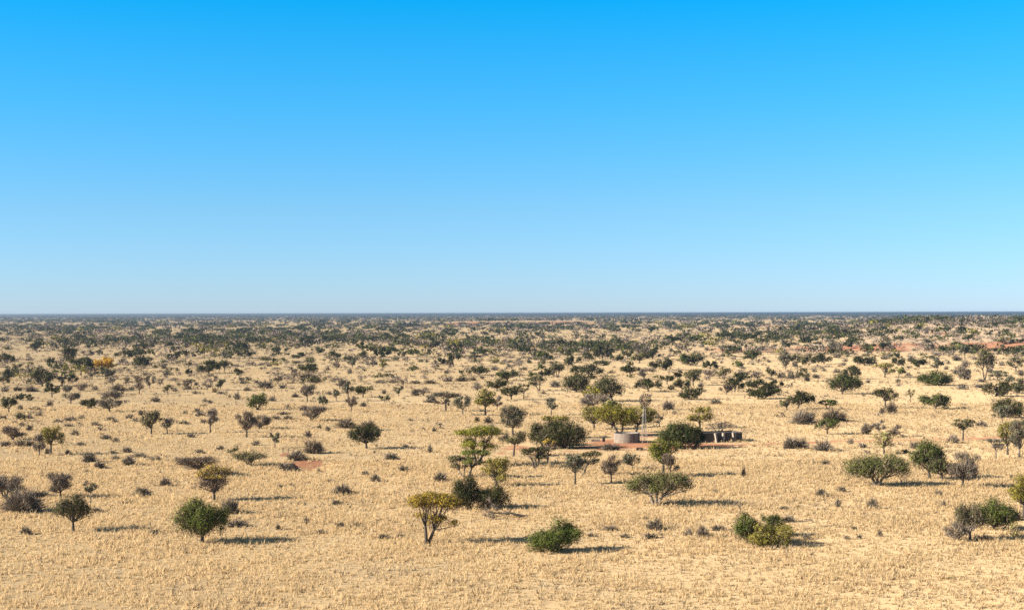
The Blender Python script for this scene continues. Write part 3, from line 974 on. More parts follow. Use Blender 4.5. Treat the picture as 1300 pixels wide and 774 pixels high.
def crown_and_trunk(W, H, A, k, o, seed):
    """W, H in metres, A the area in the picture; returns builders of the crown and of the trunk"""
    rng = np.random.default_rng(seed)
    K = dict(KIND[k])
    for key in ('tf', 'dens', 'leaf'):
        if key in o: K[key] = float(o[key])
    mat = o.get('mat', K['mat'])
    if 'leaf' in o: K['dens'] = float(o['leaf']) * .6; K['twig'] = .9
    flat = 'flat' in o or K['shape'] == 'flat'
    n2 = int(o.get('n2', 1))
    off = o.get('off', 0.0)
    zb = K['tf'] * H; Hc = H - zb; R = W / 2
    px = W / max(o['wpx'], 1)                                    # metres per picture pixel
    big = A > 130
    # clumps of foliage
    nc = int(np.clip(7 + A / 26, 7, 46)) if K['dens'] > .3 else int(np.clip(6 + A / 40, 6, 30))
    ang = rng.uniform(0, 2 * np.pi, nc) + np.arange(nc) * 2.4
    rr = np.sqrt((np.arange(nc) + rng.uniform(.2, .8, nc)) / nc) * R * .80
    q = np.sqrt(np.clip(1 - (rr / R) ** 2, 0, 1))
    if flat:
        z = zb + Hc * (.50 + .30 * q * rng.uniform(.6, 1.15, nc)); 
        low = rng.random(nc) < .25; z[low] = zb + Hc * rng.uniform(.15, .45, low.sum())
        rc = R * rng.uniform(.24, .40, nc); fz = .40
    elif K['shape'] == 'dome':
        z = zb + Hc * (.10 + .68 * q * rng.uniform(.12, 1.0, nc) ** .6)
        rc = np.minimum(R, Hc) * .0 + (R * .5 + Hc * .35) * rng.uniform(.17, .46, nc); fz = .72 if k in 'GB' else .48
    else:
        z = zb + Hc * (.5 + .40 * q * rng.uniform(-1, 1, nc))
        rc = (R * .5 + Hc * .3) * rng.uniform(.25, .46, nc); fz = .72
    c = np.stack([rr * np.cos(ang), rr * np.sin(ang) * .64, z], 1)
    if n2 > 1 and R > Hc * .8 and not flat:                      # several humps
        lobes = rng.uniform(.55, 1.05, 8)
        c[:, 2] = zb + (c[:, 2] - zb) * lobes[(np.floor((c[:, 0] / R + 1) * 2 * min(n2, 3) / 2)).astype(int) % 8]
    # leaves
    P = []; NR = []
    nl = int(np.clip(A * 3.7 * K['dens'], 0, 9000))
    L = max((1.3 if A > 420 else 1.7) * px / .79, .16); nl = int(nl * (1.7 if A > 420 else 1))
    if nl:
        w = rc ** 2; idx = rng.choice(nc, nl, p=w / w.sum())
        dr = unit(rng.normal(size=(nl, 3)) + np.array([0, 0, .35]))
        rad = rc[idx] * (rng.random(nl) ** .45)
        wob = 1 + .48 * np.sin(dr[:, 0] * 5 + idx) * np.sin(dr[:, 1] * 5 + idx * 2) 
        p = c[idx] + dr * (rad * wob)[:, None] * np.array([1, 1, fz])
        nr = unit(dr + rng.normal(size=(nl, 3)) * .34)
        P.append(p); NR.append(nr)
    nt = int(np.clip(A * 4.6 * K['twig'], 20 if K['twig'] > .3 else 0, 5000))
    fork = np.array([0, 0, zb * .9])
    T0 = T1 = None
    if nt:
        w = rc ** 2; idx = rng.choice(nc, nt, p=w / w.sum())
        p = c[idx] + unit(rng.normal(size=(nt, 3))) * (rc[idx] * rng.random(nt) ** .6)[:, None] * np.array([1.1, 1.1, fz])
        dirr = unit(unit(p - fork) + rng.normal(size=(nt, 3)) * .5 + np.array([0, 0, .2]))
        ln = (R + Hc) * rng.uniform(.06, .17, nt)
        T0 = p - dirr * ln[:, None] * .5; T1 = p + dirr * ln[:, None] * .5
    allp = [a for a in (P[0] if P else None, T0, T1) if a is not None]
    al = np.concatenate(allp)
    q_ = 1.2 if nl > nt else 2.2
    lo = np.percentile(al, q_, axis=0); hi = np.percentile(al, 100 - q_, axis=0)
    sc = np.array([W / max(hi[0] - lo[0], 1e-3), 0, (H - zb) / max(hi[2] - lo[2], 1e-3)]); sc[1] = sc[0]
    def fit(p):
        p = p - np.array([(lo[0] + hi[0]) / 2, (lo[1] + hi[1]) / 2, lo[2]])
        p = p * sc; p[:, 2] += zb; p[:, 0] += off
        p[:, 2] = np.where(p[:, 2] < .04, .04 + np.abs(p[:, 2]) * .1, p[:, 2])
        return p
    c = fit(c)
    crown = MB()
    leafm = LEAF[mat]; twm = TWIG['grey' if k in 'NS' else 'brown'] if seed % 3 else TWIG['brown']
    if P:
        p = fit(P[0])
        if k == 'M':                                             # yellow leaves only on the upper storey
            top = p[:, 2] > zb + Hc * .52; p = p[top]; NR[0] = NR[0][top]
        leaf_quads(crown, p, NR[0], L, rng, 0)
    if T0 is not None:
        twigs(crown, fit(T0), fit(T1), np.full(nt, max(.62 * px, .035)) * rng.uniform(.6, 1.4, nt), rng, 1)
    # trunk and limbs
    tr = MB()
    rt = np.clip(.024 * W + .018 * H, .06, .30) * (.8 if n2 > 1 else 1)
    rt = max(rt, .55 * px)
    sides = 7 if big else 5
    lean = off
    bases = [np.array([(i - (n2 - 1) / 2) * min(.035 * W, .22) * (1 if n2 > 1 else 0), rng.uniform(-.15, .15), -.15]) for i in range(n2)]
    nlimb = int(np.clip(4 + A / 70, 4, 14)) + n2
    order = np.argsort(rng.random(nc))[:nlimb]
    forks = []
    for i, b in enumerate(bases):
        side = (i - (n2 - 1) / 2) / max(n2 - 1, 1) * 2 if n2 > 1 else 0
        hf = max(zb * rng.uniform(.70, .95), .10 * H)
        f = np.array([lean * .75 * hf / max(zb + Hc * .3, .1) + side * W * .16 * (hf / H) * 2, rng.uniform(-.1, .1) * W * .3, hf])
        mid = (b + f) / 2 + np.array([rng.uniform(-.04, .04) * W * .5, 0, 0])
        tr.tube(bez(b, mid, f, 5), np.linspace(rt * 1.25, rt * .78, 5), sides)
        forks.append(f)
    for j, ci in enumerate(order):
        e = c[ci] + np.array([0, 0, -.1 * Hc])
        f = min(forks, key=lambda q_: abs(q_[0] - e[0])) if n2 > 1 else forks[0]
        ctrl = f + (e - f) * np.array([.45, .45, .55]) + np.array([0, 0, -.06 * Hc]) + rng.normal(size=3) * .04 * W
        r0 = rt * rng.uniform(.42, .66)
        tr.tube(bez(f - np.array([0, 0, .05]), ctrl, e, 5), np.linspace(r0, max(r0 * .25, .18 * px), 5), max(sides - 2, 4), cap=False)
        if big:
            for _ in range(2):
                e2 = c[rng.integers(nc)]
                st = ctrl * .5 + (f + e) * .25
                if np.linalg.norm(e2 - st) < R * .8:
                    tr.tube(bez(st, (st + e2) / 2 + rng.normal(size=3) * .03 * W, e2, 4), np.linspace(r0 * .5, .15 * px, 4), 4, cap=False)
    return crown, [leafm, twm], tr

def shrub_mesh(W, H, A, k, wpx, seed):
    rng = np.random.default_rng(seed)
    px = W / max(wpx, 1)
    mb = MB(); R = W / 2
    W *= 1.2; H *= 1.2 + .25 * (A < 45); R = W / 2
    n = int(np.clip(A * 5.5, 70, 4200))
    th = rng.uniform(0, 2 * np.pi, n); ph = np.arcsin(rng.random(n) ** .75)
    irr = 1 + .22 * np.sin(th * 3 + seed) + .14 * np.sin(th * 7 + 2 * seed) + .1 * np.sin(ph * 9 + seed)
    d = np.stack([np.cos(th) * np.cos(ph) * R, np.sin(th) * np.cos(ph) * R * .85, np.sin(ph) * H * .94], 1)
    rad = rng.random(n) ** .42
    tip = d * (rad * irr * rng.uniform(.82, 1.06, n))[:, None]
    tip[:, 2] = np.clip(tip[:, 2], .03, None)
    foot = np.stack([rng.uniform(-.3, .3, n) * R, rng.uniform(-.3, .3, n) * R, np.full(n, -.02)], 1)
    t = rng.uniform(.35, .75, n)[:, None]
    p0 = foot + (tip - foot) * t
    width = np.maximum(.72 * px, .04) * rng.uniform(.6, 1.4, n)
    twigs(mb, p0, tip + rng.normal(size=(n, 3)) * .03 * W * np.array([1, 1, .5]), width, rng, 0)
    m = int(n * (.9 if k in ('sg', 'sy') else .45))
    pick = rng.integers(0, n, m)
    leaf_quads(mb, tip[pick] * rng.uniform(.7, .98, m)[:, None] + np.array([0, 0, .02]), unit(rng.normal(size=(m, 3)) + np.array([0, 0, .3])), max(1.1 * px, .10), rng, 1)
    ns = int(np.clip(A / 14, 4, 16))
    for i in range(ns):                                          # woody stems
        j = rng.integers(n)
        f = foot[j]; e = tip[j] * .85
        mb.tube(bez(f, f + (e - f) * .5 + np.array([0, 0, .08 * H]), e, 4), np.linspace(max(.03, .35 * px), max(.012, .14 * px), 4), 4, 2, cap=False)
    tw = {'s': 'grey', 'sb': 'brown', 'sd': 'dark', 'sg': 'brown', 'sy': 'brown'}[k]
    lf = {'s': 'gg', 'sb': 'olive2', 'sd': 'olive', 'sg': 'dgreen', 'sy': 'golden' if seed % 2 else 'yolive'}[k]
    return mb, [TWIG[tw], LEAF[lf], BARK]

def parse(txt):
    out = []
    for line in txt.strip().splitlines():
        if not line.strip() or line.startswith('#'): continue
        a, short, label = [q.strip() for q in line.split(';')]
        w = a.split()
        o = {}
        if len(w) > 5:
            for kv in w[5].split(','):
                kk, vv = kv.split('='); o[kk] = vv
        out.append(dict(x=float(w[0]), y=float(w[1]), w=float(w[2]), h=float(w[3]), k=w[4], o=o, short=short, label=label))
    return out

TREES = parse(TREE_DATA); SHRUBS = parse(SHRUB_DATA)
EXTRA_MARKS = [("the windmill", 818, 560), ("the water tank", 797, 562), ("the stock pen", 918, 562), ("the red sand cutting", 388, 597), ("the fallen dead tree", 638, 655), ("the windmill wheel", 822, 516)]

def phrase(e):
    ratio = e['w'] / e['h']; k = e['k']; m = e['o'].get('mat', '')
    if k[0] == 's':
        col = {'s': 'grey', 'sb': 'brown', 'sd': 'dark', 'sg': 'green', 'sy': 'yellowish'}[k]
        shp = 'low flat' if ratio > 2.7 else 'upright' if ratio < 1.3 else 'rounded'
        if ratio <= 2.7 and ratio >= 1.3 and e['h'] <= 4: shp = 'tiny'
        return f"{shp} {col} shrub"
    col = {'G': 'dark green', 'B': 'green', 'O': 'olive', 'L': 'yellow-green', 'Y': 'golden', 'S': 'grey-green', 'N': 'grey-brown bare', 'M': 'yellow-topped'}[k]
    if k == 'G' and m in ('olive',): col = 'dull dark'
    shp = 'low wide' if ratio > 1.9 else 'slim' if ratio < .85 else 'broad' if ratio > 1.45 else 'round'
    if k == 'N' and e['o'].get('leaf'): col = 'dark grey'
    return f"{shp} {col} tree"

ORD = ['', 'second', 'third', 'fourth', 'fifth', 'sixth', 'seventh', 'eighth', 'ninth', 'tenth', 'eleventh', 'twelfth']
def make_labels():
    marks = list(EXTRA_MARKS) + [(e['short'], e['x'], e['y']) for e in TREES + SHRUBS if e['short']]
    groups = {}
    for e in TREES + SHRUBS:
        if e['label']: continue
        best = min(marks, key=lambda q: math.hypot(q[1] - e['x'], 2.2 * (q[2] - e['y'])))
        dx, dy = e['x'] - best[1], 2.2 * (e['y'] - best[2])
        a = math.degrees(math.atan2(-dy, dx)) % 360
        s = int(((a + 22.5) % 360) // 45)
        rel = ['right of', 'behind and right of', 'behind', 'behind and left of', 'left of', 'in front and left of', 'in front of', 'in front and right of'][s]
        groups.setdefault((phrase(e), rel, best[0]), []).append((math.hypot(dx, dy), id(e), e))
    for (ph, rel, mk), v in groups.items():
        for i, (_, _, e) in enumerate(sorted(v)):
            first = ORD[i] or ('nearest' if len(v) > 1 else '')
            t = (first + ' ' + ph + ' ' + rel + ' ' + mk).split()
            e['label'] = ' '.join(t if len(t) < 17 else t[1:])
make_labels()

TNAME = {'G': 'evergreen_tree', 'B': 'green_tree', 'O': 'thorn_tree', 'L': 'flowering_thorn_tree', 'Y': 'golden_thorn_tree', 'S': 'feathery_tree', 'N': 'leafless_tree', 'M': 'yellow_topped_tree'}
TNAME['L'] = 'thorn_tree'
TGROUP = {'G': 'dark green trees scattered over the plain', 'B': 'green trees scattered over the plain', 'O': 'olive thorn trees scattered over the plain', 'L': 'yellow-green thorn trees on the plain', 'Y': 'golden thorn trees',
          'S': 'grey-green feathery trees on the plain', 'N': 'leafless grey-brown trees on the plain', 'M': 'yellow-topped trees'}
for i, e in enumerate(TREES):
    bx = float(e['o'].get('bx', e['x']))
    X, Y, Z = ground(bx, e['y'])
    s = Y / FPX
    o = dict(e['o']); o['off'] = (e['x'] - bx) * s; o['wpx'] = e['w']
    A = e['w'] * e['h'] * .62 * (1 - float(o.get('tf', KIND[e['k']]['tf'])) * .8)
    crown, cm, tr = crown_and_trunk(e['w'] * s, e['h'] * s, A, e['k'], o, 1000 + i)
    root = empty(TNAME[e['k']], (X, Y, Z))
    tag(root, e['label'], 'tree', TGROUP[e['k']])
    pale = e['k'] in 'NO' and i % 3 == 0 or e['k'] == 'S' and i % 2 == 0 or 'dolive' == o.get('mat')
    tr.build('trunk', [BARKP if pale else BARK], root)
    crown.build('crown', cm, root)
SNAME = {'s': 'grey_shrub', 'sb': 'brown_shrub', 'sd': 'dark_shrub', 'sg': 'green_shrub', 'sy': 'yellowish_shrub'}
for i, e in enumerate(SHRUBS):
    X, Y, Z = ground(e['x'], e['y'])
    s = Y / FPX
    mb, mm = shrub_mesh(e['w'] * s, e['h'] * s, e['w'] * e['h'] * .62, e['k'], e['w'], 5000 + i)
    ob = mb.build(SNAME[e['k']], mm, None, (X, Y, Z))
    tag(ob, e['label'], 'shrub', 'shrubs dotted over the dry grass')
SKY_TINT = [(0.0, (.310, .415, .675)), (.012, (.302, .41, .65)), (.148, (.253, .443, .60)), (.292, (.12, .507, .684)), (.431, (.013, .547, .767)), (.58, (.40, .52, .52)), (.76, (.80, .68, .55)), (1.0, (.90, .72, .55))]  # upper stops, unseen above the view, are warmed to make shade less blue
# ------------------------------------------------------------------ dead wood
def dead_tree(name, label, px, py, wpx, hpx, seed, fallen=0, stems=1, group='dead trees and branches', twig=1.0, mat=None, cat='dead tree'):
    """bare forking limbs; fallen = +1/-1 lies along the ground to the right/left"""
    rng = np.random.default_rng(seed)
    X, Y, Z = ground(px, py); s = Y / FPX
    W, H = wpx * s, hpx * s
    trunk = MB(); tw = MB(); tips = []
    def limb(p, d, ln, r, depth):
        if fallen: d = unit(d * np.array([1, 1, .6]) + np.array([fallen * .25, 0, .10]))
        e = p + d * ln
        if fallen and e[2] < .05: e[2] = .05 + rng.uniform(0, .15)
        m = (p + e) / 2 + rng.normal(size=3) * ln * .09
        trunk.tube(bez(p, m, e, 4), np.linspace(r, r * .6, 4), 5, cap=False)
        if depth == 0:
            tips.append((e, d)); return
        for _ in range(rng.integers(2, 4)):
            nd = unit(d + rng.normal(size=3) * .55 + np.array([0, 0, .18 if not fallen else 0]))
            limb(e, nd, ln * rng.uniform(.55, .8), r * .55, depth - 1)
    depth = 3 if hpx > 9 else 2
    for i in range(stems):
        if fallen: p = np.array([-fallen * W * .48, rng.uniform(-.03, .03), .12]); d = unit(np.array([fallen * 1.0, rng.uniform(-.3, .3), .22]))
        else: p = np.array([(i - (stems - 1) / 2) * .04, 0, -.1]); d = unit(np.array([(i - (stems - 1) / 2) * .8 / max(stems - 1, 1) + rng.uniform(-.25, .25), rng.uniform(-.3, .3), 1]))
        limb(p, d, (W * .36 if fallen else H * .36), max(.022 * max(W, H), .05), depth)
    n = int(len(tips) * 7 * twig)
    for e, d in tips:
        q = max(int(7 * twig), 1)
        p0 = np.repeat(e[None], q, 0); dd = unit(d + rng.normal(size=(q, 3)) * .6)
        twigs(tw, p0, p0 + dd * (max(W, H) * rng.uniform(.06, .16, q))[:, None], np.full(q, max(.4 * s, .02)), rng)
    v = np.concatenate(trunk.v + tw.v)
    hi = np.percentile(v, 99, axis=0); lo = np.percentile(v, 1, axis=0)
    kx = W / max(hi[0] - lo[0], .1); kz = H / max(hi[2], .1)
    for mb in (trunk, tw):
        for a in mb.v:
            a[:, 0] = a[:, 0] * kx if not fallen else (a[:, 0] - (lo[0] + hi[0]) / 2) * kx
            a[:, 2] = np.maximum(a[:, 2] * kz, -.1)
    root = empty(name, (X, Y, Z)); tag(root, label, cat, group)
    trunk.build('limbs', [mat or DEADW], root)
    tw.build('crown', [TWIG['grey']], root)  # fine bare twigs at the limb tips, not a leafy crown
    return root

dead_tree('fallen_tree', 'fallen dead tree, black trunk and fan of grey twigs, beside the dark green thicket', 637, 657, 52, 24, 3, fallen=-1, twig=3, stems=2, mat=BARK)
dead_tree('dead_sapling', 'thin dead upright sapling stick on the grass right of the big bright green tree', 314.5, 641, 6, 26, 5, twig=.4)
dead_tree('dead_tree', 'bare dark branching dead tree rising just behind the stock pen wall', 913, 549, 30, 14, 8, stems=4)
dead_tree('dead_tree', 'small pale dead tree above the broadest olive tree', 1096, 584, 15, 14, 9, stems=2)
dead_tree('dead_tree', 'small forked dead snag in front of the tall long-legged tree', 1240, 494, 12, 7, 12, stems=2)
dead_tree('fallen_branch', 'dark fallen dead branch right behind the green clump at the lower edge', 1020, 664, 34, 7, 15, fallen=1, twig=2, cat='dead branch')
dead_tree('fallen_branch', 'long pale-and-dark fallen dead branch, right end of the brush line', 1064, 669, 40, 8, 16, fallen=1, twig=1.5, cat='dead branch')
dead_tree('fallen_branch', 'grey heap of dead twigs in the middle of the brush line', 1040, 672, 40, 4, 17, fallen=-1, twig=3, cat='dead branch')
dead_tree('dead_sapling', 'leaning pale dead stick in the grass above the green clump at the lower edge', 939, 653, 10, 18, 21, twig=.3)
dead_tree('fallen_branch', 'pale dead log lying against the grey shrub before the tank', 772, 574, 12, 3, 22, fallen=1, twig=.5, cat='dead branch')
dead_tree('fallen_branch', 'low dark dead branch left of the wide mound of grey shrubs on the left plain', 172, 562, 16, 3, 25, fallen=1, twig=1, cat='dead branch')
dead_tree('fallen_branch', 'dark forked dead branch on open grass below the forked grey shrub', 1048, 589, 13, 5, 26, fallen=1, twig=1, cat='dead branch')

def stump(label, px, py, hpx, lean, seed):
    X, Y, Z = ground(px, py); s = Y / FPX
    mb = MB(); H = hpx * s
    mb.tube([[0, 0, -.1], [lean * H * .4, .02, H * .5], [lean * H, 0, H]], [.09, .075, .05], 6)
    mb.tube([[lean * H * .5, .0, H * .6], [lean * H * .5 - .25, .05, H * .85]], [.04, .02], 5)
    tag(mb.build('dead_stump', [DEADW], None, (X, Y, Z)), label, 'stump', 'dead stumps')
stump('short dead stump standing alone on the bare grass left of the slender brown tree', 235.6, 564.5, 7, .15, 1)
stump('dead upright stump on the grass below the forked grey shrub, beside the dark forked branch', 1033, 589, 9, -.05, 2)
stump('very short dark stump in the grass above the lower edge, right part of the photo', 1159, 664, 6, 0, 3)

# ------------------------------------------------------------------ windmill
def windmill():
    X, Y, Z = ground(818.0, 562.2); s = Y / FPX
    root = empty('water_windmill', (X, Y, Z))
    tag(root, 'galvanised multi-bladed windpump on a slim lattice tower beside the tank', 'windmill')
    top = 45.5 * s; hub = 54.8 * s; R = 8.1 * s
    b0, b1 = .60, .16
    root.rotation_euler.z = math.radians(9)
    rot = math.radians(-14)
    legs = [(sx, sy) for sx in (-1, 1) for sy in (-1, 1)]
    for sx, sy in legs:
        m = MB(); m.tube([[sx * b0, sy * b0, -.2], [sx * b1, sy * b1, top]], [.036, .032], 5); m.build('leg', [GALV], root)
    def at(sx, sy, t):
        b = b0 + (b1 - b0) * t; return np.array([sx * b, sy * b, top * t])
    for t in (.22, .45, .62, .8):
        m = MB()
        ring = [(-1, -1), (1, -1), (1, 1), (-1, 1), (-1, -1)]
        for a, b in zip(ring[:-1], ring[1:]):
            m.tube([at(*a, t), at(*b, t)], [.03, .03], 4)
        m.build('girt', [GALV], root)
    for t0, t1 in ((.0, .22), (.22, .45), (.45, .62), (.62, .8)):
        m = MB()
        ring = [(-1, -1), (1, -1), (1, 1), (-1, 1), (-1, -1)]
        for a, b in zip(ring[:-1], ring[1:]):
            m.tube([at(*a, t0), at(*b, t1)], [.012, .012], 4); m.tube([at(*b, t0), at(*a, t1)], [.012, .012], 4)
        m.build('brace', [GALVD], root)
    m = MB(); m.box((0, 0, top), (.95, .95, .06)); m.build('platform', [GALVD], root)
    m = MB(); m.tube([[0, 0, -.1], [0, 0, hub]], [.03, .03], 5); m.build('pump_rod', [GALVD], root)
    m = MB(); m.tube([[0, 0, top], [0, 0, hub - .2]], [.08, .06], 6); m.box((0, -.2, hub), (.30, .82, .36)); m.build('gearbox', [RUST], root)
    # the wheel faces the viewer
    wheel = MB(); th = np.linspace(0, 2 * np.pi, 37)
    wy = -.78
    for rr in (.55 * R, .93 * R):
        wheel.tube(np.stack([rr * np.cos(th), np.full(37, wy), hub + rr * np.sin(th)], 1), np.full(37, .022), 4, cap=False)
    for a in np.linspace(0, 2 * np.pi, 6, endpoint=False):
        wheel.tube([[0, wy, hub], [R * .93 * math.cos(a), wy, hub + R * .93 * math.sin(a)]], [.025, .02], 4)
    w = wheel.build('wheel', [DARKST], root)
    m = MB(); m.tube([[0, -.05, hub], [0, wy - .1, hub]], [.13, .13], 8); m.build('hub', [RUST], w)
    for i in range(18):
        a = 2 * np.pi * i / 18 + .1
        er = np.array([math.cos(a), 0, math.sin(a)]); et = np.array([-math.sin(a), 0, math.cos(a)]); ey = np.array([0, 1.0, 0])
        m = MB()
        vs = []
        for k_, (rr, wd) in enumerate(((.30 * R, .10), (1.0 * R, .33))):
            for t_ in (-1, 0, 1):
                bow = .035 * (1 - t_ * t_)
                base = er * rr + np.array([0, wy, hub]) + (et * math.cos(.5) - ey * math.sin(.5)) * (t_ * wd / 2 * 1.0) - ey * bow
                vs.append(base)
        vs = np.array(vs); thick = ey * .012
        v = np.concatenate([vs, vs + thick])
        f = [[0, 1, 4, 3], [1, 2, 5, 4], [9, 10, 7, 6], [10, 11, 8, 7], [0, 3, 9, 6], [2, 8, 11, 5], [0, 6, 7, 1], [1, 7, 8, 2], [3, 4, 10, 9], [4, 5, 11, 10]]
        m.add(v, f, 0); m.build('blade', [DARKST], w)
    m = MB()
    m.tube([[0, .2, hub], [.05, 1.9, hub]], [.03, .025], 5)
    m.box((.06, 2.35, hub), (.03, 1.0, .75)); m.build('tail_vane', [GALVD], root)
windmill()

# ------------------------------------------------------------------ water tank
def tank():
    X, Y, Z = ground(797, 562.3); s = Y / FPX
    r = 16.4 * s; h = 11.8 * s
    Y += r * .9; Z = float(height(X, Y))
    root = empty('water_tank', (X, Y, Z)); tag(root, 'round open water tank of weathered ribbed wall, beside the windmill', 'water tank')
    n = 64; th = np.linspace(0, 2 * np.pi, n, endpoint=False)
    prof = [(r, -.15)]
    for k in range(6):
        z0 = h * k / 6; z1 = h * (k + 1) / 6
        prof += [(r, z0 + .01), (r + .015, z0 + .06), (r + .03, (z0 + z1) / 2), (r + .015, z1 - .06), (r, z1 - .01)]
    prof += [(r, h), (r - .12, h), (r - .12, -.1)]
    m = MB()
    v = np.array([[q * math.cos(t), q * math.sin(t), z] for q, z in prof for t in th])
    P = len(prof); i = np.arange(P - 1)[:, None] * n; j = np.arange(n)[None, :]; k = (j + 1) % n
    m.add(v, np.stack([i + j, i + k, i + n + k, i + n + j], -1).reshape(-1, 4), 0, True)
    m.build('wall', [CONC], root)
    m = MB(); tt = np.linspace(0, 2 * np.pi, n + 1)
    m.tube(np.stack([(r - .05) * np.cos(tt), (r - .05) * np.sin(tt), np.full(n + 1, h + .04)], 1), np.full(n + 1, .05), 6, cap=False); m.build('rim', [GALVD], root)
    m = MB(); m.add(np.stack([(r - .13) * np.cos(th), (r - .13) * np.sin(th), np.full(n, h - .45)], 1), np.arange(n)[None]); m.build('water', [WATER], root)
    for a in np.radians([-62, -28, 10]):
        m = MB(); c, s_ = math.cos(a), math.sin(a)
        rot = [[c, -s_, 0], [s_, c, 0], [0, 0, 1]]
        m.box(np.array([c, s_, 0]) * (r + .07) + np.array([0, 0, h / 2]), (.10, .16, h * .98), 0, rot); m.build('buttress', [GALVD], root)
    m = MB(); m.tube([[r - .3, -.4, h + .25], [r + .9, -.5, h + .35], [r + 1.3, -.55, h * .75]], [.05, .05, .05], 6); m.build('inlet_pipe', [GALV], root)
tank()

def trough(name, label, px, py, w, d, h, m_, cat='trough', rim=.06):
    X, Y, Z = ground(px, py)
    root = empty(name, (X, Y, Z)); tag(root, label, cat)
    mb = MB()
    mb.box((0, 0, .04 - .05), (w, d, .10)); t = rim
    mb.box((0, -d / 2 + t / 2, h / 2 + .04), (w, t, h)); mb.box((0, d / 2 - t / 2, h / 2 + .04), (w, t, h))
    mb.box((-w / 2 + t / 2, 0, h / 2 + .04), (t, d - 2 * t - .004, h)); mb.box((w / 2 - t / 2, 0, h / 2 + .04), (t, d - 2 * t - .004, h))
    mb.build('basin', [m_], root)
    mb = MB(); mb.box((0, 0, h * .75), (w - 2 * t - .01, d - 2 * t - .01, .02)); mb.build('water', [WATER], root)
    return root
trough('drinking_trough', 'small bright white drinking trough at the front of the water tank', 798, 561.8, .85, .5, .28, WHITE)
trough('drinking_trough', 'low black stock trough on the red ground below the windmill', 812, 571, 1.3, .7, .42, BLACKR)
trough('drinking_trough', 'pale grey cement trough on red ground left of the tank', 756, 560.2, 1.9, .6, .45, CONC)

def drum():
    X, Y, Z = ground(766.3, 560.4)
    root = empty('steel_drum', (X, Y, Z)); tag(root, 'dark upright steel drum beside the pale cement trough', 'drum')
    m = MB(); m.tube([[0, 0, 0], [0, 0, .3], [0, 0, .31], [0, 0, .6], [0, 0, .61], [0, 0, .88]], [.29, .29, .305, .29, .305, .29], 20); m.build('barrel', [BLACKR], root)
    m = MB(); t = np.linspace(0, 2 * np.pi, 21); m.tube(np.stack([.29 * np.cos(t), .29 * np.sin(t), np.full(21, .88)], 1), np.full(21, .02), 5, cap=False); m.build('rim', [GALVD], root)
drum()

# ------------------------------------------------------------------ stock pen
def pen():
    xl, Y, Z = ground(878, 562.4); xr = ground(949.5, 562.2)[0]
    s = Y / FPX; h = 12.4 * s
    root = empty('stock_pen', (xl, Y, Z)); root.rotation_euler.z = math.radians(15); tag(root, 'dark timber stock pen with pale slanting posts and a pale top rail', 'stock pen')
    W = xr - xl
    rng = np.random.default_rng(4)
    X = lambda px: (px - 878) * s
    bays = [(878, 890.5), (891.2, 909.6), (913.2, 919.6), (923.4, 933.4), (936.2, 939.8), (940.3, 949.0)]
    for a, b in bays:                                            # bays of upright sleepers
        m = MB(); x = X(a)
        while x < X(b) - .05:
            w = min(rng.uniform(.16, .26), X(b) - x)
            hh = h * rng.uniform(.90, .97)
            m.box((x + w / 2, .55 + rng.uniform(-.04, .04), hh / 2 - .1), (w - .012, .14, hh + .2)); x += w
        m.build('plank_wall', [WOODD], root)
    # slanting posts that stand forward and catch the sun from the left
    for px0, px1, wt, wb in ((910.8, 912.0, 2.6, 1.3), (921.8, 921.0, 2.4, 2.2), (934.8, 935.6, 1.3, .9)):
        m = MB(); d = .5
        xt, xb = X(px0), X(px1)
        wt, wb = wt * s / 2, wb * s / 2
        v = [[xb - wb, -d, -.2], [xb + wb, -d, -.2], [xb + wb, .46, -.2], [xb - wb, .46, -.2], [xt - wt, -d * .6, h * .96], [xt + wt, -d * .6, h * .96], [xt + wt, .46, h * .96], [xt - wt, .46, h * .96]]
        m.add(v, [[3, 2, 1, 0], [4, 5, 6, 7], [0, 1, 5, 4], [1, 2, 6, 5], [2, 3, 7, 6], [3, 0, 4, 7]]); m.build('post', [WOODP], root)
    m = MB(); m.box((W / 2, .56, h + .01), (W + .2, .30, .08)); m.build('top_rail', [WOODP], root)
    for x in (.05, W - .05):
        m = MB()
        y = .75
        while y < 5.5:
            m.box((x, y + .1, h * .46), (.13, .19, h * rng.uniform(.9, .96) + .2)); y += .21
        m.build('side_wall', [WOODD], root)
    m = MB(); x = .1
    while x < W - .1:
        w = rng.uniform(.16, .26); m.box((x + w / 2, 5.7, h * .44), (w - .012, .14, h * rng.uniform(.88, .96) + .2)); x += w
    m.build('back_wall', [WOODD], root)
pen()

def gate_frame():
    X, Y, Z = ground(366, 574.4); s = Y / FPX
    root = empty('post_and_rail', (X, Y, Z)); tag(root, 'two dark posts joined by a thin rail behind the red sand cutting', 'fence')
    for x, hh in ((-6.8, 1.05), (0, .95), (7.0, 1.1)):
        m = MB(); m.tube([[x * s, 0, -.3], [x * s, 0, hh]], [.08, .07], 6); m.build('post', [WOODD], root)
    for z in (.42, .8):
        m = MB(); m.tube([[-6.8 * s, .1, z], [7.0 * s, .1, z + .03]], [.03, .03], 5); m.build('rail', [WOODD], root)
gate_frame()

# ------------------------------------------------------------------ what nobody could count
def spread_in_view(n, d0, d1, rng, power=2.0, half=.44):
    u = rng.random(n)
    d = (d0 ** power + u * (d1 ** power - d0 ** power)) ** (1 / power)
    x = rng.uniform(-half, half, n) * d
    return x, d

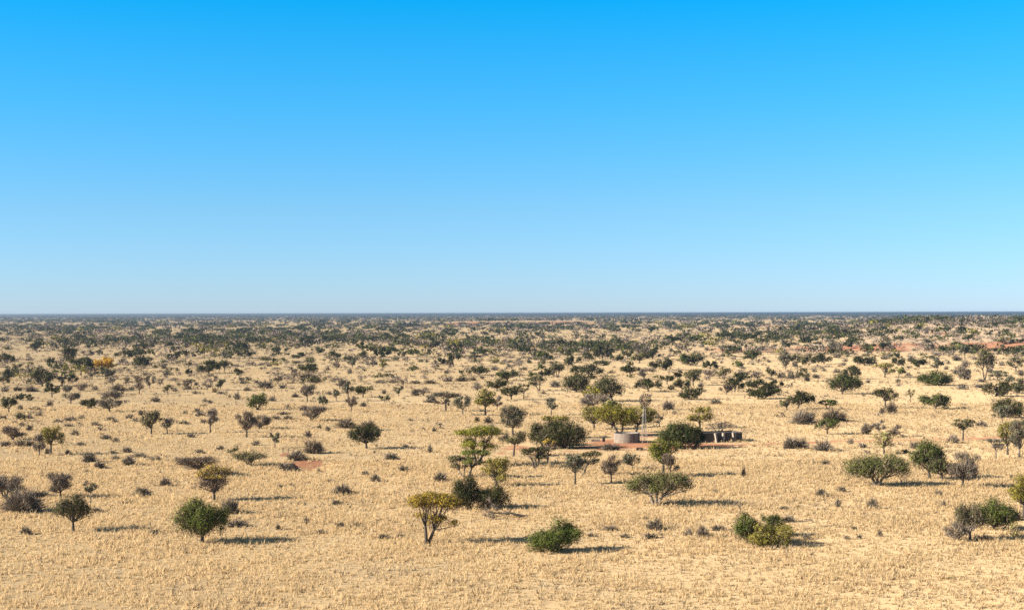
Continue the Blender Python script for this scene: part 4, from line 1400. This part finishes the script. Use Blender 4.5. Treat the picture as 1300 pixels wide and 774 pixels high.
def field(x, y, sx, sy, seed):
    r = np.random.default_rng(seed); v = np.zeros(x.shape); tot = 0
    for o_ in range(4):
        for _ in range(3):
            a = r.uniform(0, 2 * np.pi, 3); k = 2 ** o_ * r.uniform(.7, 1.4)
            v = v + np.sin(x / sx * k * 6.28 + a[0] + 1.5 * np.sin(y / sy * k * 3.1 + a[1])) * np.sin(y / sy * k * 6.28 + a[2]) / 2 ** (o_ * .7)
        tot += 3 / 2 ** (o_ * .7)
    return v / tot * 2.2

def grass():
    rng = np.random.default_rng(11)
    xs = []; ys = []
    for n, d0, d1 in ((105000, 112, 260), (52000, 260, 420), (14000, 420, 700)):
        x, y = spread_in_view(n, d0, d1, rng, 2.0, .40); xs.append(x); ys.append(y)
    x = np.concatenate(xs); y = np.concatenate(ys)
    keep = (soil(x, y) < rng.uniform(.12, .5, len(x))) & (rng.random(len(x)) < .58 + .42 * smooth(-.7, .6, field(x, y, 28, 28, 5)))
    x, y = x[keep], y[keep]
    z = height(x, y)
    n = len(x); nb = 5
    size = rng.gamma(6, 1 / 6, n) * .34 * (1 + y / 1400) * (.75 + .4 * smooth(-.6, .6, field(x, y, 28, 28, 5)))
    X = np.repeat(x, nb); Y = np.repeat(y, nb); Zz = np.repeat(z, nb); S = np.repeat(size, nb)
    a = rng.uniform(0, 2 * np.pi, n * nb); lean = rng.uniform(.15, .75, n * nb)
    p0 = np.stack([X + rng.normal(size=n * nb) * .09, Y + rng.normal(size=n * nb) * .09, Zz - .03], 1)
    p1 = p0 + np.stack([np.cos(a) * lean * S, np.sin(a) * lean * S, S * rng.uniform(.7, 1.15, n * nb)], 1)
    mb = MB(); twigs(mb, p0, p1, .075 * (1 + Y / 330) * rng.uniform(.6, 1.4, n * nb), rng, 0)
    g = foliage("dry_grass_blades", (.46, .338, .188), (.59, .442, .252), .5, .10)
    o = mb.build('grass', [g]); o["kind"] = "stuff"
    # darker dead herbs and seed heads among the grass
    mb = MB()
    n = 6500
    x, y = spread_in_view(n * 4, 122, 620, rng, 1.6, .40)
    k = (field(x, y, 46, 46, 9) + rng.uniform(-.35, .35, len(x)) > .30) & (soil(x, y) < .3); x, y = x[k][:n], y[k][:n]; n = len(x)
    nb = 7
    S = np.repeat(rng.uniform(.25, .85, n) * (1 + y / 2500), nb)
    X = np.repeat(x, nb); Y = np.repeat(y, nb); Zz = np.repeat(height(x, y), nb); a = rng.uniform(0, 6.28, n * nb); le = rng.uniform(.1, .9, n * nb)
    p0 = np.stack([X + rng.normal(size=n * nb) * .14, Y + rng.normal(size=n * nb) * .14, Zz], 1)
    p1 = p0 + np.stack([np.cos(a) * le * S, np.sin(a) * le * S, S * rng.uniform(.5, 1, n * nb)], 1)
    twigs(mb, p0, p1, .06 * (1 + Y / 300), rng, 0)
    h = foliage("dead_herbs", (.20, .150, .100), (.34, .26, .17), 0, .35)
    o = mb.build('dead_herbs', [h]); o["kind"] = "stuff"
grass()

def low_scrub():
    """the many tiny bushes past the first few hundred"""
    rng = np.random.default_rng(23)
    n = 10500
    x, y = spread_in_view(n * 3, 330, 2000, rng, 1.7, .40)
    f = field(x, y, 150, 110, 31)
    f = f + .5 * ((x > .19 * y) & (y > 1000))
    f = f + .30 * ((x < 20) & (y < 950))
    k = (f + rng.uniform(-.6, .6, len(x)) > .10) & (rng.random(len(x)) < smooth(300, 700, y) * .85 + .15)
    x, y = x[k][:n], y[k][:n]; n = len(x)
    z = height(x, y)
    nb = 26
    W = rng.gamma(5, .2, n) * (1.3 + y / 900); H = W * rng.uniform(.28, .5, n)
    X = np.repeat(x, nb); Y = np.repeat(y, nb); Zz = np.repeat(z, nb); w = np.repeat(W, nb); h = np.repeat(H, nb)
    th = rng.uniform(0, 6.28, n * nb); ph = np.arcsin(rng.random(n * nb) ** .8); rad = rng.random(n * nb) ** .4
    p = np.stack([X + np.cos(th) * np.cos(ph) * w * .5 * rad, Y + np.sin(th) * np.cos(ph) * w * .5 * rad, Zz + np.sin(ph) * h * rad + .05], 1)
    mb = MB()
    leaf_quads(mb, p, unit(rng.normal(size=(n * nb, 3))), np.maximum(.16 * w, .2) * 1.2, rng, 0)
    g = foliage("scrub_twigs", (.085, .066, .055), (.185, .150, .110), 0, .35)
    o = mb.build('low_scrub', [g]); o["kind"] = "stuff"
low_scrub()

def far_woods():
    """the wooded savanna beyond the trees one can tell apart, out to the horizon"""
    rng = np.random.default_rng(41)
    mats = [LEAF['dark'], LEAF['olive'], TWIG['grey'], LEAF['dolive'], LEAF['yolive']]
    mb = MB()
    for n, d0, d1, nb, power in ((620, 540, 880, 90, 2), (2300, 850, 1500, 72, 2), (2400, 1500, 3200, 70, 1.9), (3600, 3200, 7000, 36, 1.5), (8500, 7000, 17000, 22, 1.2), (6500, 17000, 44000, 14, 1.2)):
        x, y = spread_in_view(n * 4, d0, d1, rng, power, .415)
        f = field(x, y, 700 + 0 * d0, 260 + d0 * .12, 77) + .5 * field(x, y, 160, 90, 78)
        pr = smooth(-.25, .5, f) ** 1.4
        a_ = y - ridge_line(x)
        pr = pr * np.where((x > 95) & (a_ > -70) & (a_ < 62), .22, 1)
        pr = np.where((x > .2 * y) & (a_ > 62) & (a_ < 1300), .40, pr)
        if d0 < 600: pr = pr * np.where(x < 40, 1, .55)
        if d0 >= 7000: pr = .3 + .7 * pr
        if d0 >= 17000: pr = pr * 0 + 1
        k = rng.random(len(x)) < pr
        x, y = x[k][:n], y[k][:n]; m = len(x)
        z = height(x, y)
        W = rng.gamma(4.5, 1 / 4.5, m) * ((3.6 if d0 < 600 else 7.6 if d0 < 1000 else 13.5) + np.minimum(y, 12000) / 1500 + np.maximum(y - 7000, 0) / 700); H = np.minimum(W * (rng.uniform(.42, .66, m) if d0 < 1500 else rng.uniform(.28, .50, m)), 9)
        kind = rng.choice(5, m, p=[.28, .18, .40, .10, .04] if d0 > 600 else [.08, .20, .63, .06, .03])
        lob = 4
        cx = rng.uniform(-.34, .34, (m, lob)); cy = rng.uniform(-.34, .34, (m, lob)); cz = rng.uniform(.42, .70, (m, lob)); cr = rng.uniform(.18, .34, (m, lob))
        for q in range(5):
            s_ = np.where(kind == q)[0]
            if not len(s_): continue
            idx = np.repeat(s_, nb); lb = rng.integers(0, lob, len(idx))
            dr = unit(rng.normal(size=(len(idx), 3)) + np.array([0, 0, .2])); rad = cr[idx, lb] * rng.random(len(idx)) ** .4
            p = np.stack([x[idx] + (cx[idx, lb] + dr[:, 0] * rad) * W[idx], y[idx] + (cy[idx, lb] + dr[:, 1] * rad) * W[idx],
                          z[idx] + np.maximum((cz[idx, lb] + dr[:, 2] * rad * 1.1) * H[idx], .3)], 1)
            leaf_quads(mb, p, unit(dr + rng.normal(size=dr.shape) * .7), W[idx] * (1.05 / math.sqrt(nb)) * (.75 if q == 2 else 1), rng, q, .7)
    o = mb.build('distant_woods', mats); o["kind"] = "stuff"
far_woods()

# ------------------------------------------------------------------ air, sky, sun
def haze():
    m, nt, N, L = new_mat("haze")
    out = N.new("ShaderNodeOutputMaterial"); v = N.new("ShaderNodeVolumePrincipled")
    v.inputs["Color"].default_value = (.58, .62, .665, 1); v.inputs["Anisotropy"].default_value = .75; v.inputs["Density"].default_value = HAZE
    L.new(v.outputs[0], out.inputs["Volume"])
    mb = MB(); mb.box((0, 0, 12.6), (96000, 96000, 31.2))
    o = mb.build('haze', [m]); o["kind"] = "stuff"
HAZE = 1.05e-4
haze()

SUN_EL, SUN_AZ = math.radians(25), math.radians(12)              # from the left, a little behind the camera
sx, sy, sz = -math.cos(SUN_AZ) * math.cos(SUN_EL), -math.sin(SUN_AZ) * math.cos(SUN_EL), math.sin(SUN_EL)
ld = bpy.data.lights.new("sun", 'SUN'); ld.energy = 5.0; ld.angle = math.radians(.5); ld.color = (1.0, .90, .76)
lo = bpy.data.objects.new("sun", ld); COL.objects.link(lo)
lo.rotation_euler = Vector((-sx, -sy, -sz)).to_track_quat('-Z', 'Y').to_euler()

w = bpy.data.worlds.new("World"); SC.world = w; w.use_nodes = True
nt = w.node_tree; N, L = nt.nodes, nt.links; N.clear()
out = N.new("ShaderNodeOutputWorld"); bg = N.new("ShaderNodeBackground"); bg.inputs["Strength"].default_value = .085
sky = N.new("ShaderNodeTexSky"); sky.sky_type = 'NISHITA'; sky.sun_disc = False
sky.sun_elevation = SUN_EL; sky.sun_rotation = math.atan2(sx, sy) % (2 * math.pi)
sky.altitude = 1200; sky.air_density = 1.0; sky.dust_density = .3; sky.ozone_density = 2.5
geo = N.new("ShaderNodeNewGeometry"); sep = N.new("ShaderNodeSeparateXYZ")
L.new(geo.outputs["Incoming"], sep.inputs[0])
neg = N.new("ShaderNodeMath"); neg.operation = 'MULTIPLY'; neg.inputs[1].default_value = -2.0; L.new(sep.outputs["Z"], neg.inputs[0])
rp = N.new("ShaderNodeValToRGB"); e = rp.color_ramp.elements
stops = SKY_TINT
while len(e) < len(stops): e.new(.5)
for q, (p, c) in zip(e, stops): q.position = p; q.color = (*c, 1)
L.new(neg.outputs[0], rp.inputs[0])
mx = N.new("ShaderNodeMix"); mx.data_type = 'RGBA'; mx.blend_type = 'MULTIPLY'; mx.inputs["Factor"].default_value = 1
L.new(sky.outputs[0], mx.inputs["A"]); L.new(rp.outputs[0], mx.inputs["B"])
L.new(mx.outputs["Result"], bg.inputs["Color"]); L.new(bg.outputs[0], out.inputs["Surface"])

SC.render.engine = 'CYCLES'
SC.cycles.max_bounces = 5; SC.cycles.diffuse_bounces = 3; SC.cycles.glossy_bounces = 2; SC.cycles.transmission_bounces = 2; SC.cycles.volume_bounces = 0
SC.cycles.use_denoising = False
SC.cycles.pixel_filter_type = 'BLACKMAN_HARRIS'; SC.cycles.filter_width = 1.6
SC.cycles.use_adaptive_sampling = False
SC.view_settings.view_transform = 'Standard'
try: SC.view_settings.look = 'None'
except TypeError: pass
SC.view_settings.gamma = 1.0
SC.view_settings.use_curve_mapping = False
SC.view_settings.exposure = 1.74
